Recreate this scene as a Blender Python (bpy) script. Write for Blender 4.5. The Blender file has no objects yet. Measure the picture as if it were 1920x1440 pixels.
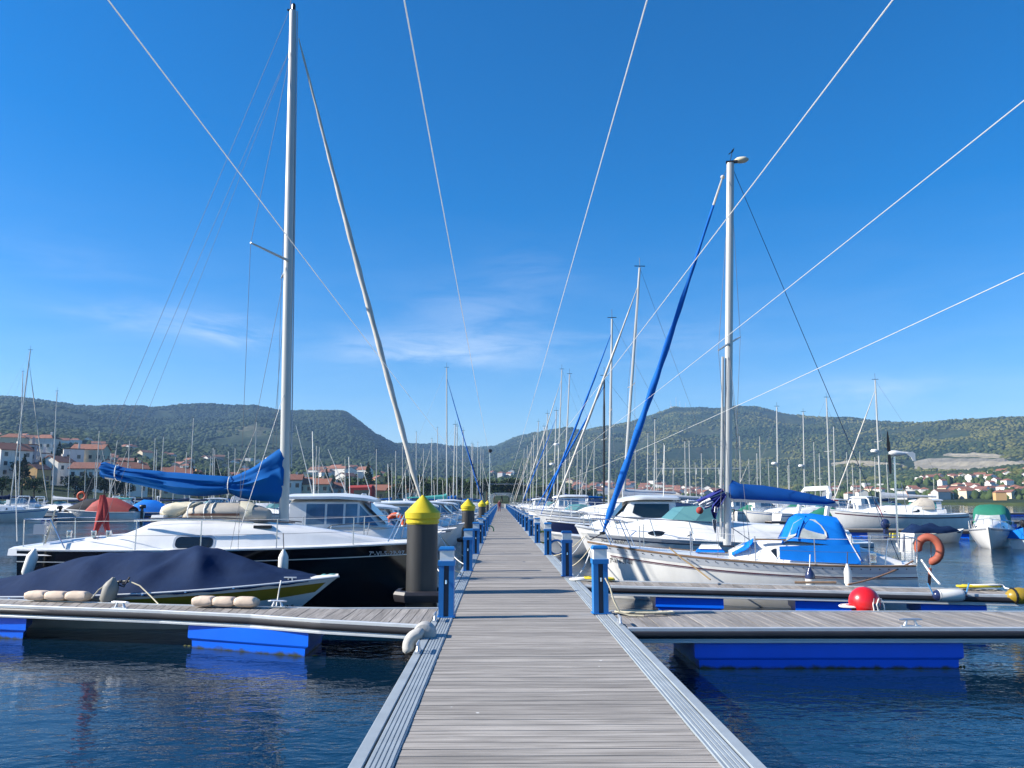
import bpy, bmesh, math, random
import numpy as np
from mathutils import Vector, Matrix
random.seed(7); np.random.seed(7)
S = bpy.context.scene
C = S.collection
PI = math.pi; R = math.radians
# ------------------------------------------------------------ camera
FPX = 1493.0                      # focal length in photo pixels (1920 wide)
EYE = Vector((0, 0, 2.1)); PITCH = math.atan(220/FPX); YAW = R(0.84)
cd = bpy.data.cameras.new('camera'); cam = bpy.data.objects.new('camera', cd); C.objects.link(cam)
cd.sensor_width = 36; cd.lens = 36*FPX/1920; cd.clip_start = .05; cd.clip_end = 30000
cam.location = EYE; cam.rotation_euler = (PI/2+PITCH, 0, -YAW)
S.camera = cam
# ------------------------------------------------------------ sky and sun
SUN_EL = R(31); SUN_BACK = R(5)    # low sun to the left, a little behind the camera
sdir = Vector((-math.cos(SUN_EL)*math.cos(SUN_BACK), -math.cos(SUN_EL)*math.sin(SUN_BACK), math.sin(SUN_EL)))
ld = bpy.data.lights.new('sun', 'SUN'); ld.energy = 5.0; ld.angle = R(.53); ld.color = (1, .94, .84)
sun = bpy.data.objects.new('sun', ld); C.objects.link(sun); sun.rotation_euler = (-sdir).to_track_quat('-Z', 'Y').to_euler()
sun.location = (-60, -20, 60)
W = bpy.data.worlds.new('World'); S.world = W; W.use_nodes = True
nt = W.node_tree; N = nt.nodes; LK = nt.links
for n in list(N): N.remove(n)
wo = N.new('ShaderNodeOutputWorld'); bg = N.new('ShaderNodeBackground'); sky = N.new('ShaderNodeTexSky')
sky.sky_type = 'NISHITA'; sky.sun_disc = False; sky.sun_elevation = SUN_EL
sky.sun_rotation = math.atan2(sdir.x, sdir.y) % (2*PI)
sky.altitude = 0; sky.air_density = 1.0; sky.dust_density = .35; sky.ozone_density = 3.0
bg.inputs[1].default_value = .086
tc = N.new('ShaderNodeTexCoord')
def wmath(op, a, b=None, c=None):
    n = N.new('ShaderNodeMath'); n.operation = op
    for i, v in enumerate((a, b, c)):
        if v is None: continue
        if isinstance(v, (int, float)): n.inputs[i].default_value = v
        else: LK.new(v, n.inputs[i])
    return n.outputs[0]
sx = N.new('ShaderNodeSeparateXYZ'); LK.new(tc.outputs['Generated'], sx.inputs[0])
az = wmath('ARCTAN2', sx.outputs[0], sx.outputs[1]); el = wmath('ARCSINE', sx.outputs[2])
cmb = N.new('ShaderNodeCombineXYZ'); LK.new(az, cmb.inputs[0]); LK.new(el, cmb.inputs[1])
# streaky thin cirrus: noise in azimuth and elevation, drawn out sideways, within a band low over the hills
mp = N.new('ShaderNodeMapping'); mp.inputs['Scale'].default_value = (7, 34, 1); mp.inputs['Rotation'].default_value = (0, 0, R(-6))
LK.new(cmb.outputs[0], mp.inputs[0])
nz = N.new('ShaderNodeTexNoise'); nz.inputs['Scale'].default_value = 1.0; nz.inputs['Detail'].default_value = 7; nz.inputs['Roughness'].default_value = .62; nz.inputs['Distortion'].default_value = .5
LK.new(mp.outputs[0], nz.inputs['Vector'])
def wblob(a0, e0, sa, se, amp):
    da = wmath('DIVIDE', wmath('SUBTRACT', az, a0), sa); de = wmath('DIVIDE', wmath('SUBTRACT', el, e0), se)
    q = wmath('ADD', wmath('MULTIPLY', da, da), wmath('MULTIPLY', de, de))
    return wmath('MULTIPLY', wmath('POWER', 2.718, wmath('MULTIPLY', q, -1.0)), amp)
def azel(px, py): return math.atan((px-938)/FPX), math.atan((940-py)/FPX*math.cos(math.atan((px-938)/FPX)))
tot = None
for px, py, wx, wy, amp in ((430, 622, 70, 20, .75), (300, 600, 150, 26, .3), (830, 655, 190, 30, .62), (780, 672, 110, 12, .35), (900, 590, 120, 60, .25), (1600, 735, 190, 22, .4), (1230, 640, 160, 40, .2), (120, 480, 120, 30, .08), (1000, 500, 90, 40, .12)):
    a0, e0 = azel(px, py); b = wblob(a0, e0, wx/FPX, wy/FPX, amp)
    tot = b if tot is None else wmath('ADD', tot, b)
base = wmath('MULTIPLY', wblob(0, .17, 3, .13, 1), .05)
tot = wmath('ADD', tot, base)
cr = N.new('ShaderNodeMapRange'); cr.interpolation_type = 'SMOOTHSTEP'
LK.new(nz.outputs[0], cr.inputs[0]); cr.inputs[1].default_value = .28; cr.inputs[2].default_value = .72
cfac = wmath('MINIMUM', wmath('MULTIPLY', wmath('MULTIPLY', tot, .62), cr.outputs[0]), .9)
hs = N.new('ShaderNodeHueSaturation'); hs.inputs['Saturation'].default_value = 1.43; hs.inputs['Value'].default_value = 1.0
tn_ = N.new('ShaderNodeMixRGB'); tn_.blend_type = 'MULTIPLY'; tn_.inputs[0].default_value = 1; tn_.inputs[2].default_value = (.99, 1.0, 1.09, 1); LK.new(sky.outputs[0], tn_.inputs[1])
LK.new(tn_.outputs[0], hs.inputs['Color'])
mx = N.new('ShaderNodeMixRGB'); LK.new(cfac, mx.inputs[0]); LK.new(hs.outputs[0], mx.inputs[1]); mx.inputs[2].default_value = (7.2, 7.6, 8.0, 1)
LK.new(mx.outputs[0], bg.inputs[0]); LK.new(bg.outputs[0], wo.inputs[0])
S.view_settings.view_transform = 'Standard'; S.view_settings.look = 'None'; S.view_settings.exposure = 0.95; S.view_settings.gamma = 1
S.view_settings.use_curve_mapping = False
S.render.engine = 'CYCLES'; S.cycles.use_denoising = True; S.cycles.max_bounces = 6; S.cycles.transparent_max_bounces = 12
S.cycles.volume_bounces = 0; S.cycles.caustics_reflective = False; S.cycles.caustics_refractive = False

# ------------------------------------------------------------ measuring from the photograph: a pixel and a known depth or height give a place
def ray(px, py):
    x = (px-960)/FPX; u = -(py-720)/FPX
    y = math.cos(PITCH)-u*math.sin(PITCH); z = math.sin(PITCH)+u*math.cos(PITCH)
    return Vector((x*math.cos(YAW)+y*math.sin(YAW), -x*math.sin(YAW)+y*math.cos(YAW), z))
def at(px, py, Y): r = ray(px, py); return EYE+r*(Y/r.y)
def on(px, py, Z): r = ray(px, py); return EYE+r*((Z-EYE.z)/r.z)

# ------------------------------------------------------------ materials
MATS = {}
def mat(name, col, rough=.5, metal=0, var=.0, scale=4.0, bump=0.0, bscale=40.0, spec=.5, coat=0.0, trans=0.0, alpha=1.0, stretch=(1, 1, 1), rnd=0.0, emit=None):
    m = bpy.data.materials.new(name); m.use_nodes = True; t = m.node_tree; b = t.nodes['Principled BSDF']
    b.inputs['Base Color'].default_value = (*col, 1); b.inputs['Roughness'].default_value = rough; b.inputs['Metallic'].default_value = metal
    b.inputs['Specular IOR Level'].default_value = spec; b.inputs['Coat Weight'].default_value = coat; b.inputs['Coat Roughness'].default_value = .08
    b.inputs['Transmission Weight'].default_value = trans; b.inputs['Alpha'].default_value = alpha
    if var or bump or rnd:
        c = t.nodes.new('ShaderNodeTexCoord'); mp = t.nodes.new('ShaderNodeMapping'); mp.inputs['Scale'].default_value = stretch
        t.links.new(c.outputs['Object'], mp.inputs[0])
        oi = t.nodes.new('ShaderNodeObjectInfo')
        if rnd:
            v = t.nodes.new('ShaderNodeVectorMath'); v.operation = 'SCALE'; v.inputs[0].default_value = (37, 91, 53); t.links.new(oi.outputs['Random'], v.inputs['Scale'])
            t.links.new(v.outputs[0], mp.inputs['Location'])
    if var or rnd:
        n = t.nodes.new('ShaderNodeTexNoise'); n.inputs['Scale'].default_value = scale; n.inputs['Detail'].default_value = 6; n.inputs['Roughness'].default_value = .6
        t.links.new(mp.outputs[0], n.inputs['Vector'])
        r = t.nodes.new('ShaderNodeMapRange'); r.inputs[1].default_value = .28; r.inputs[2].default_value = .72; r.inputs[3].default_value = 1-var; r.inputs[4].default_value = 1+var
        t.links.new(n.outputs[0], r.inputs[0])
        f = r.outputs[0]
        if rnd:
            rr = t.nodes.new('ShaderNodeMapRange'); rr.inputs[3].default_value = 1-rnd; rr.inputs[4].default_value = 1+rnd; t.links.new(oi.outputs['Random'], rr.inputs[0])
            mm = t.nodes.new('ShaderNodeMath'); mm.operation = 'MULTIPLY'; t.links.new(f, mm.inputs[0]); t.links.new(rr.outputs[0], mm.inputs[1]); f = mm.outputs[0]
        x = t.nodes.new('ShaderNodeVectorMath'); x.operation = 'SCALE'; x.inputs[0].default_value = col; t.links.new(f, x.inputs['Scale'])
        t.links.new(x.outputs[0], b.inputs['Base Color'])
    if bump:
        n2 = t.nodes.new('ShaderNodeTexNoise'); n2.inputs['Scale'].default_value = bscale; n2.inputs['Detail'].default_value = 5
        t.links.new(mp.outputs[0], n2.inputs['Vector']); bp = t.nodes.new('ShaderNodeBump'); bp.inputs['Strength'].default_value = bump; bp.inputs['Distance'].default_value = .02
        t.links.new(n2.outputs[0], bp.inputs['Height']); t.links.new(bp.outputs[0], b.inputs['Normal'])
    MATS[name] = m
    return m
white = mat('gelcoat_white', (.80, .79, .76), .28, var=.09, scale=2.2, coat=.3, stretch=(1, 1, .35))
offw = mat('gelcoat_aged', (.79, .78, .74), .36, var=.09, scale=2.0, stretch=(1.6, 1.6, .3))
greyw = mat('gelcoat_grey', (.45, .48, .52), .35, var=.05)
blackh = mat('black_hull', (.006, .006, .008), .12, coat=.4)
navyh = mat('navy_hull', (.02, .03, .09), .2, coat=.3)
tealh = mat('teal_hull', (.10, .30, .30), .3)
mustard = mat('mustard_stripe', (.33, .22, .02), .35, var=.1)
maroon = mat('maroon_stripe', (.10, .02, .04), .4)
silver = mat('aluminium', (.62, .64, .66), .38, .75, var=.06, scale=6)
mastm = mat('mast_aluminium', (.50, .50, .47), .42, .3, var=.05, stretch=(1, 1, .3))
blackmast = mat('black_mast', (.015, .015, .018), .35)
steel = mat('stainless', (.62, .63, .64), .22, .9)
wirem = mat('rigging_wire', (.09, .10, .12), .5, .2)
blackp = mat('black_plastic', (.012, .012, .014), .4)
dockal = mat('dock_aluminium', (.33, .37, .39), .5, .15, var=.13, scale=3.5, stretch=(1, 1, 1), bump=.05)
rubber = mat('dock_rubber', (.022, .020, .024), .45, var=.25, scale=3)
rubtop = mat('dock_aluminium_lip', (.55, .58, .60), .4, .3, var=.08)
floatb = mat('float_blue', (.002, .14, .82), .32, var=.10, scale=1.2, bump=.08, bscale=2.5)
_m = floatb; _t = _m.node_tree; _b = _t.nodes['Principled BSDF']; _lk = _b.inputs['Base Color'].links[0].from_socket
_g = _t.nodes.new('ShaderNodeNewGeometry'); _s = _t.nodes.new('ShaderNodeSeparateXYZ'); _t.links.new(_g.outputs['Position'], _s.inputs[0]); _n = _t.nodes.new('ShaderNodeTexNoise'); _n.inputs['Scale'].default_value = 7; _n.inputs['Detail'].default_value = 6; _t.links.new(_g.outputs['Position'], _n.inputs['Vector'])
_a = _t.nodes.new('ShaderNodeMath'); _a.operation = 'MULTIPLY_ADD'; _t.links.new(_n.outputs[0], _a.inputs[0]); _a.inputs[1].default_value = -.12; _t.links.new(_s.outputs[2], _a.inputs[2])
_r = _t.nodes.new('ShaderNodeMapRange'); _r.inputs[1].default_value = -.02; _r.inputs[2].default_value = -.06; _t.links.new(_a.outputs[0], _r.inputs[0]); _x = _t.nodes.new('ShaderNodeMixRGB'); _t.links.new(_r.outputs[0], _x.inputs[0]); _t.links.new(_lk, _x.inputs[1]); _x.inputs[2].default_value = (.05, .055, .02, 1); _t.links.new(_x.outputs[0], _b.inputs['Base Color'])
weedm = mat('weed', (.10, .11, .02), .8, var=.4, scale=20)
postb = mat('post_blue', (.010, .165, .46), .42, var=.08, scale=5)
postd = mat('post_slot', (.012, .025, .05), .5)
lampm = mat('lamp_glass', (.74, .76, .74), .3, var=.05)
yellow = mat('cap_yellow', (.60, .47, .015), .45, var=.08, scale=3)
pilem = mat('pile_dark', (.030, .030, .030), .5, var=.4, scale=5, bump=.12, bscale=9, stretch=(1, 1, .12))
navyc = mat('navy_cover', (.006, .021, .066), .85, spec=.15, var=.14, scale=3, bump=.5, bscale=7)
bluec = mat('sail_cover_blue', (.002, .095, .33), .8, spec=.12, var=.10, scale=2, bump=.15, bscale=6)
royal = mat('canvas_royal', (.003, .165, .60), .7, spec=.15, var=.08, scale=2, bump=.15, bscale=5)
furlb = mat('furled_blue', (.004, .115, .46), .75, spec=.15, var=.12, scale=3)
furlw = mat('furled_white', (.52, .50, .45), .8, var=.25, scale=4, stretch=(1, 1, .4))
redc = mat('red_canvas', (.30, .035, .03), .75, var=.1)
greenc = mat('green_canvas', (.012, .16, .10), .75, var=.1)
blackc = mat('black_canvas', (.012, .013, .018), .8, var=.2)
tealc = mat('teal_canvas', (.05, .33, .30), .75, var=.1)
cream = mat('cream_cloth', (.62, .57, .43), .85, var=.12, scale=3, bump=.3, bscale=6)
beige = mat('dinghy_fabric', (.42, .38, .32), .7, var=.14, scale=3)
brown = mat('dinghy_stripe', (.16, .07, .045), .6)
orange = mat('lifebuoy_orange', (.62, .085, .018), .55, var=.12)
orange2 = mat('horseshoe_orange', (.33, .08, .045), .7, var=.15)
redb = mat('buoy_red', (.62, .012, .018), .3, var=.05, coat=.2)
fendw = mat('fender_white', (.74, .73, .68), .45, var=.08)
fendg = mat('fender_grey', (.24, .23, .20), .6, var=.15)
pinkf = mat('pad_cream', (.66, .52, .40), .8, var=.16, scale=6, bump=.3, bscale=12)
ropec = mat('rope_cream', (.52, .47, .34), .9, var=.15, scale=30)
ropew = mat('rope_white', (.72, .71, .67), .9, var=.1, scale=30)
ropey = mat('rope_yellow', (.55, .44, .03), .9, var=.1)
roped = mat('rope_dark', (.05, .05, .06), .9)
ropeb = mat('rope_blue', (.06, .25, .50), .9)
hoseg = mat('hose_green', (.02, .28, .10), .6)
glassd = mat('window_dark', (.012, .016, .020), .06, spec=.8)
glassb = mat('window_blue', (.10, .18, .27), .06, spec=.8, var=.3, scale=3)
glasst = mat('windscreen_teal', (.09, .22, .23), .08, spec=.7)
glassv = mat('clear_vinyl', (.40, .43, .42), .15, var=.3, scale=4)
teak = mat('teak_trim', (.20, .13, .08), .7, var=.2, scale=8)
deckgrey = mat('deck_nonskid', (.62, .63, .62), .7, var=.05)
cornerf = mat('corner_fender', (.42, .41, .385), .7, var=.14, scale=6, bump=.2, bscale=20)
flagr = mat('flag_red', (.40, .04, .04), .85, var=.15)
flagw = mat('flag_white', (.75, .75, .76), .85)
flagn = mat('flag_navy', (.02, .03, .22), .8, var=.15)
flagy = mat('flag_yellow', (.75, .50, .02), .85)
letterg = mat('letter_grey', (.50, .51, .52), .5)
letterd = mat('letter_dark', (.03, .035, .05), .5)
skin = mat('skin', (.5, .32, .24), .6); jacket = mat('jacket', (.16, .03, .04), .8); jeans = mat('jeans', (.03, .04, .08), .8)

nylon = bpy.data.materials.new('nylon_line'); nylon.use_nodes = True
_t = nylon.node_tree; _b = _t.nodes['Principled BSDF']; _b.inputs['Base Color'].default_value = (.85, .85, .83, 1); _b.inputs['Roughness'].default_value = .6
_tr = _t.nodes.new('ShaderNodeBsdfTranslucent'); _tr.inputs[0].default_value = (.85, .85, .83, 1); _mx = _t.nodes.new('ShaderNodeMixShader'); _mx.inputs[0].default_value = .5
_t.links.new(_b.outputs[0], _mx.inputs[1]); _t.links.new(_tr.outputs[0], _mx.inputs[2]); _t.links.new(_mx.outputs[0], _t.nodes['Material Output'].inputs[0])
def woodmat(name, c1, c2, along):
    m = bpy.data.materials.new(name); m.use_nodes = True; t = m.node_tree; b = t.nodes['Principled BSDF']; nd = t.nodes; lk = t.links
    c = nd.new('ShaderNodeTexCoord'); oi = nd.new('ShaderNodeObjectInfo'); v = nd.new('ShaderNodeVectorMath'); v.operation = 'SCALE'; v.inputs[0].default_value = (17, 71, 33)
    lk.new(oi.outputs['Random'], v.inputs['Scale'])
    mp = nd.new('ShaderNodeMapping'); mp.inputs['Scale'].default_value = (1.3, 42, 8) if along == 'x' else (42, 1.3, 8)
    lk.new(c.outputs['Object'], mp.inputs[0]); lk.new(v.outputs[0], mp.inputs['Location'])
    n = nd.new('ShaderNodeTexNoise'); n.inputs['Scale'].default_value = 1; n.inputs['Detail'].default_value = 7; n.inputs['Roughness'].default_value = .65; n.inputs['Distortion'].default_value = .6
    lk.new(mp.outputs[0], n.inputs['Vector'])
    mp2 = nd.new('ShaderNodeMapping'); mp2.inputs['Scale'].default_value = (.9, 5, 1) if along == 'x' else (5, .9, 1); lk.new(c.outputs['Object'], mp2.inputs[0]); lk.new(v.outputs[0], mp2.inputs['Location'])
    n2 = nd.new('ShaderNodeTexNoise'); n2.inputs['Scale'].default_value = 1.5; n2.inputs['Detail'].default_value = 4; lk.new(mp2.outputs[0], n2.inputs['Vector'])
    r = nd.new('ShaderNodeValToRGB'); r.color_ramp.elements[0].position = .30; r.color_ramp.elements[0].color = (*c1, 1); r.color_ramp.elements[1].position = .68; r.color_ramp.elements[1].color = (*c2, 1)
    lk.new(n.outputs[0], r.inputs[0])
    rr = nd.new('ShaderNodeMapRange'); rr.inputs[1].default_value = .3; rr.inputs[2].default_value = .7; rr.inputs[3].default_value = .80; rr.inputs[4].default_value = 1.14; lk.new(n2.outputs[0], rr.inputs[0])
    ro = nd.new('ShaderNodeMapRange'); ro.inputs[3].default_value = .82; ro.inputs[4].default_value = 1.18; lk.new(oi.outputs['Random'], ro.inputs[0])
    mm = nd.new('ShaderNodeMath'); mm.operation = 'MULTIPLY'; lk.new(rr.outputs[0], mm.inputs[0]); lk.new(ro.outputs[0], mm.inputs[1])
    x = nd.new('ShaderNodeVectorMath'); x.operation = 'SCALE'; lk.new(r.outputs[0], x.inputs[0]); lk.new(mm.outputs[0], x.inputs['Scale'])
    gg = nd.new('ShaderNodeNewGeometry'); vo = nd.new('ShaderNodeTexVoronoi'); vo.inputs['Scale'].default_value = 1.7; lk.new(gg.outputs['Position'], vo.inputs['Vector'])
    vn = nd.new('ShaderNodeTexNoise'); vn.inputs['Scale'].default_value = 30; lk.new(gg.outputs['Position'], vn.inputs['Vector'])
    va = nd.new('ShaderNodeMath'); va.operation = 'MULTIPLY_ADD'; lk.new(vn.outputs[0], va.inputs[0]); va.inputs[1].default_value = .06; lk.new(vo.outputs['Distance'], va.inputs[2])
    vr = nd.new('ShaderNodeMapRange'); vr.inputs[1].default_value = .062; vr.inputs[2].default_value = .048; lk.new(va.outputs[0], vr.inputs[0])
    vx = nd.new('ShaderNodeMixRGB'); lk.new(vr.outputs[0], vx.inputs[0]); lk.new(x.outputs[0], vx.inputs[1]); vx.inputs[2].default_value = (.60, .60, .57, 1); lk.new(vx.outputs[0], b.inputs['Base Color'])
    b.inputs['Roughness'].default_value = .75; b.inputs['Specular IOR Level'].default_value = .3
    bp = nd.new('ShaderNodeBump'); bp.inputs['Strength'].default_value = .55; bp.inputs['Distance'].default_value = .006; lk.new(n.outputs[0], bp.inputs['Height']); lk.new(bp.outputs[0], b.inputs['Normal'])
    return m
woodx = woodmat('weathered_boards', (.17, .154, .136), (.42, .388, .348), 'x')
woody = woodmat('weathered_finger_boards', (.155, .142, .128), (.37, .342, .312), 'y')

# ------------------------------------------------------------ mesh building
class MB:
    def __init__(s): s.v = []; s.f = []
    def add(s, vs, fs): o = len(s.v); s.v += [tuple(p) for p in vs]; s.f += [tuple(i+o for i in f) for f in fs]; return s
    def box(s, x0, x1, y0, y1, z0, z1, top=1.0):
        cx, cy = (x0+x1)/2, (y0+y1)/2
        T = lambda x, y: (cx+(x-cx)*top, cy+(y-cy)*top)
        a = [(x0, y0, z0), (x1, y0, z0), (x1, y1, z0), (x0, y1, z0)]; b = [(*T(x, y), z1) for x, y, _ in a]
        return s.add(a+b, [(3, 2, 1, 0), (4, 5, 6, 7), (0, 1, 5, 4), (1, 2, 6, 5), (2, 3, 7, 6), (3, 0, 4, 7)])
    def prism(s, poly, z0, z1):
        n = len(poly); s.add([(x, y, z0) for x, y in poly]+[(x, y, z1) for x, y in poly], [tuple(range(n))[::-1], tuple(range(n, 2*n))]+[(i, (i+1) % n, n+(i+1) % n, n+i) for i in range(n)]); return s
    def loft(s, rings, closed=True, cap0=True, cap1=True):
        n = len(rings[0]); vs = [p for r in rings for p in r]; fs = []
        for k in range(len(rings)-1):
            for i in range(n if closed else n-1):
                j = (i+1) % n; fs.append((k*n+i, k*n+j, (k+1)*n+j, (k+1)*n+i))
        if cap0: fs.append(tuple(range(n))[::-1])
        if cap1: fs.append(tuple(range((len(rings)-1)*n, len(rings)*n)))
        return s.add(vs, fs)
    def tube(s, pts, r, n=6, caps=True, helix=0, hk=0):
        pts = [Vector(p) for p in pts]; rs = r if isinstance(r, (list, tuple)) else [r]*len(pts); rings = []; ref = None; acc = 0
        for k, p in enumerate(pts):
            d = (pts[min(k+1, len(pts)-1)]-pts[max(k-1, 0)]).normalized()
            if ref is None or abs(ref.dot(d)) > .98: ref = Vector((0, 0, 1)) if abs(d.z) < .9 else Vector((1, 0, 0))
            a = (ref-d*ref.dot(d)).normalized(); b = d.cross(a); ref = a
            if k: acc += (p-pts[k-1]).length
            ring = []
            for i in range(n):
                t = 2*PI*i/n; q = rs[k]*(1+helix*math.sin(2*t+hk*acc)); ring.append(p+a*q*math.cos(t)+b*q*math.sin(t))
            rings.append(ring)
        return s.loft(rings, True, caps, caps)
    def lathe(s, prof, n=16, o=(0, 0, 0), axis='z'):
        rings = []
        for r, h in prof:
            ring = []
            for i in range(n):
                t = 2*PI*i/n; a, b = r*math.cos(t), r*math.sin(t)
                p = (a, b, h) if axis == 'z' else ((h, a, b) if axis == 'x' else (b, h, a))
                ring.append((o[0]+p[0], o[1]+p[1], o[2]+p[2]))
            rings.append(ring)
        return s.loft(rings)
    def ball(s, o, rx, ry=None, rz=None, n=14, m=9):
        ry = ry or rx; rz = rz or rx; rings = []
        for k in range(m):
            ph = -PI/2+PI*(k+.5)/m if k not in (0, m-1) else (-PI/2+.08 if k == 0 else PI/2-.08)
            rings.append([(o[0]+rx*math.cos(ph)*math.cos(2*PI*i/n), o[1]+ry*math.cos(ph)*math.sin(2*PI*i/n), o[2]+rz*math.sin(ph)) for i in range(n)])
        return s.loft(rings)
    def torus(s, o, R0, r, axis='y', n=24, m=8, a0=0, a1=2*PI, sq=1.0):
        full = abs(a1-a0-2*PI) < 1e-3; rings = []
        for k in range(n+(0 if full else 1)):
            t = a0+(a1-a0)*k/n; ring = []
            for i in range(m):
                q = 2*PI*i/m; rr = R0+r*math.cos(q); h = r*math.sin(q)*sq
                a, b = rr*math.cos(t), rr*math.sin(t)
                p = (a, h, b) if axis == 'y' else ((a, b, h) if axis == 'z' else (h, a, b))
                ring.append((o[0]+p[0], o[1]+p[1], o[2]+p[2]))
            rings.append(ring)
        if full: rings.append(rings[0]); return s.loft(rings, True, False, False)
        return s.loft(rings)
    def grid(s, P):
        n = len(P[0]); return s.add([p for r in P for p in r], [(k*n+i, k*n+i+1, (k+1)*n+i+1, (k+1)*n+i) for k in range(len(P)-1) for i in range(n-1)])
    def slab(s, P, th):
        """closed sheet: grid P (rows of points) with thickness th along its mean normal"""
        n = len(P[0]); m = len(P); A = [Vector(p) for r in P for p in r]
        nr = (A[n*(m-1)]-A[0]).cross(A[n-1]-A[0]).normalized()*th
        B = [p+nr for p in A]; o = len(A); fs = [(k*n+i, k*n+i+1, (k+1)*n+i+1, (k+1)*n+i) for k in range(m-1) for i in range(n-1)]
        fs += [tuple(i+o for i in f[::-1]) for f in list(fs)]
        bd = [i for i in range(n)]+[k*n+n-1 for k in range(1, m)]+[(m-1)*n+i for i in range(n-2, -1, -1)]+[k*n for k in range(m-2, 0, -1)]
        for a, b in zip(bd, bd[1:]+bd[:1]): fs.append((b, a, a+o, b+o))
        return s.add(A+B, fs)
    def xf(s, M, k=0): s.v[k:] = [tuple(M @ Vector(p)) for p in s.v[k:]]; return s
    def build(s, name, m, parent=None, smooth=False, angle=None):
        me = bpy.data.meshes.new(name); me.from_pydata(s.v, [], s.f); me.validate()
        b = bmesh.new(); b.from_mesh(me); bmesh.ops.recalc_face_normals(b, faces=b.faces)
        if smooth:
            for f in b.faces: f.smooth = True
            for e in b.edges:
                if len(e.link_faces) == 2 and e.calc_face_angle(0) > R(angle or 42): e.smooth = False
        b.to_mesh(me); b.free()
        if m is not None: me.materials.append(m)
        o = bpy.data.objects.new(name, me); C.objects.link(o)
        if parent is not None: o.parent = parent
        return o
def thing(name, label, cat, loc=(0, 0, 0), rz=0, group=None, kind=None):
    o = bpy.data.objects.new(name, None); C.objects.link(o); o.location = loc; o.rotation_euler = (0, 0, rz); o.empty_display_size = .2
    o['label'] = label
    if cat: o['category'] = cat
    if group: o['group'] = group
    if kind: o['kind'] = kind
    return o
def tag(o, label, cat=None, group=None, kind=None):
    o['label'] = label
    if cat: o['category'] = cat
    if group: o['group'] = group
    if kind: o['kind'] = kind
    return o
def copy_tree(o, parent=None, swap=None, skip=()):
    """a thing with its parts and sub-parts; swap changes materials by name"""
    c = o.copy(); C.objects.link(c); c.parent = parent
    if swap and o.type == 'MESH':
        for sl in c.material_slots:
            if sl.material and sl.material.name in swap:
                nm = swap[sl.material.name]; sl.link = 'OBJECT'; sl.material = nm
    for ch in o.children:
        if ch.name.split('.')[0] not in skip: copy_tree(ch, c, swap, skip)
    return c
def pln(a, b, n): a = Vector(a); b = Vector(b); return [a.lerp(b, i/n) for i in range(n+1)]
def sagline(a, b, sag, n=10): return [p-Vector((0, 0, sag*4*(i/n)*(1-i/n))) for i, p in enumerate(pln(a, b, n))]
def ipl(xs, ys, x): return float(np.interp(x, xs, ys))
ORD = 'first second third fourth fifth sixth seventh eighth ninth tenth eleventh twelfth thirteenth fourteenth fifteenth sixteenth seventeenth eighteenth nineteenth twentieth'.split()
ORD += ['twenty-'+w for w in ORD[:9]]+['thirtieth']+['thirty-'+w for w in ORD[:9]]+['fortieth']+['forty-'+w for w in ORD[:9]]

# ============================================================ WATER
def water_mat():
    m = bpy.data.materials.new('harbour_water'); m.use_nodes = True; t = m.node_tree; b = t.nodes['Principled BSDF']; nd = t.nodes; lk = t.links
    b.inputs['Base Color'].default_value = (.002, .015, .034, 1); b.inputs['Roughness'].default_value = .04; b.inputs['IOR'].default_value = 1.33
    g = nd.new('ShaderNodeNewGeometry')
    def noise(scale, sc, rot, det, dist=0):
        mp = nd.new('ShaderNodeMapping'); mp.inputs['Scale'].default_value = sc; mp.inputs['Rotation'].default_value = (0, 0, R(rot)); lk.new(g.outputs['Position'], mp.inputs[0])
        n = nd.new('ShaderNodeTexNoise'); n.inputs['Scale'].default_value = scale; n.inputs['Detail'].default_value = det; n.inputs['Roughness'].default_value = .5; n.inputs['Distortion'].default_value = dist
        lk.new(mp.outputs[0], n.inputs['Vector']); return n.outputs[0]
    a = noise(2.6, (1, 1.7, 1), 24, 3, .4); c = noise(9, (1, 1.9, 1), -14, 2, .3); d = noise(.55, (1, 1.3, 1), 50, 2)
    def mad(x, k, y=None):
        n = nd.new('ShaderNodeMath'); n.operation = 'MULTIPLY_ADD' if y is not None else 'MULTIPLY'; lk.new(x, n.inputs[0]); n.inputs[1].default_value = k
        if y is not None: lk.new(y, n.inputs[2])
        return n.outputs[0]
    k_ = noise(.16, (1, 1, 1), 10, 3); kr = nd.new('ShaderNodeMapRange'); kr.inputs[1].default_value = .38; kr.inputs[2].default_value = .62; kr.inputs[3].default_value = .35; kr.inputs[4].default_value = 1.25; lk.new(k_, kr.inputs[0])
    hm_ = nd.new('ShaderNodeMath'); hm_.operation = 'MULTIPLY'; lk.new(mad(a, 1.0, mad(c, .25)), hm_.inputs[0]); lk.new(kr.outputs[0], hm_.inputs[1])
    ha_ = nd.new('ShaderNodeMath'); ha_.operation = 'ADD'; lk.new(hm_.outputs[0], ha_.inputs[0]); lk.new(mad(d, 1.1), ha_.inputs[1]); h = ha_.outputs[0]
    bp = nd.new('ShaderNodeBump'); bp.inputs['Strength'].default_value = 1.0; bp.inputs['Distance'].default_value = .019; lk.new(h, bp.inputs['Height']); lk.new(bp.outputs[0], b.inputs['Normal'])
    return m
wm = MB()
ys = [-300, -30, 40, 300, 2000, 9000]; xs = [-7000, -1000, -100, 100, 1000, 7000]
wm.grid([[(x, y, 0) for x in xs] for y in ys])
water = tag(wm.build('water', water_mat()), 'calm rippled dark blue harbour water', kind='structure')
bed = MB(); bed.grid([[(x, y, -4) for x in (-7000, 7000)] for y in (-300, 9000)])

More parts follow.
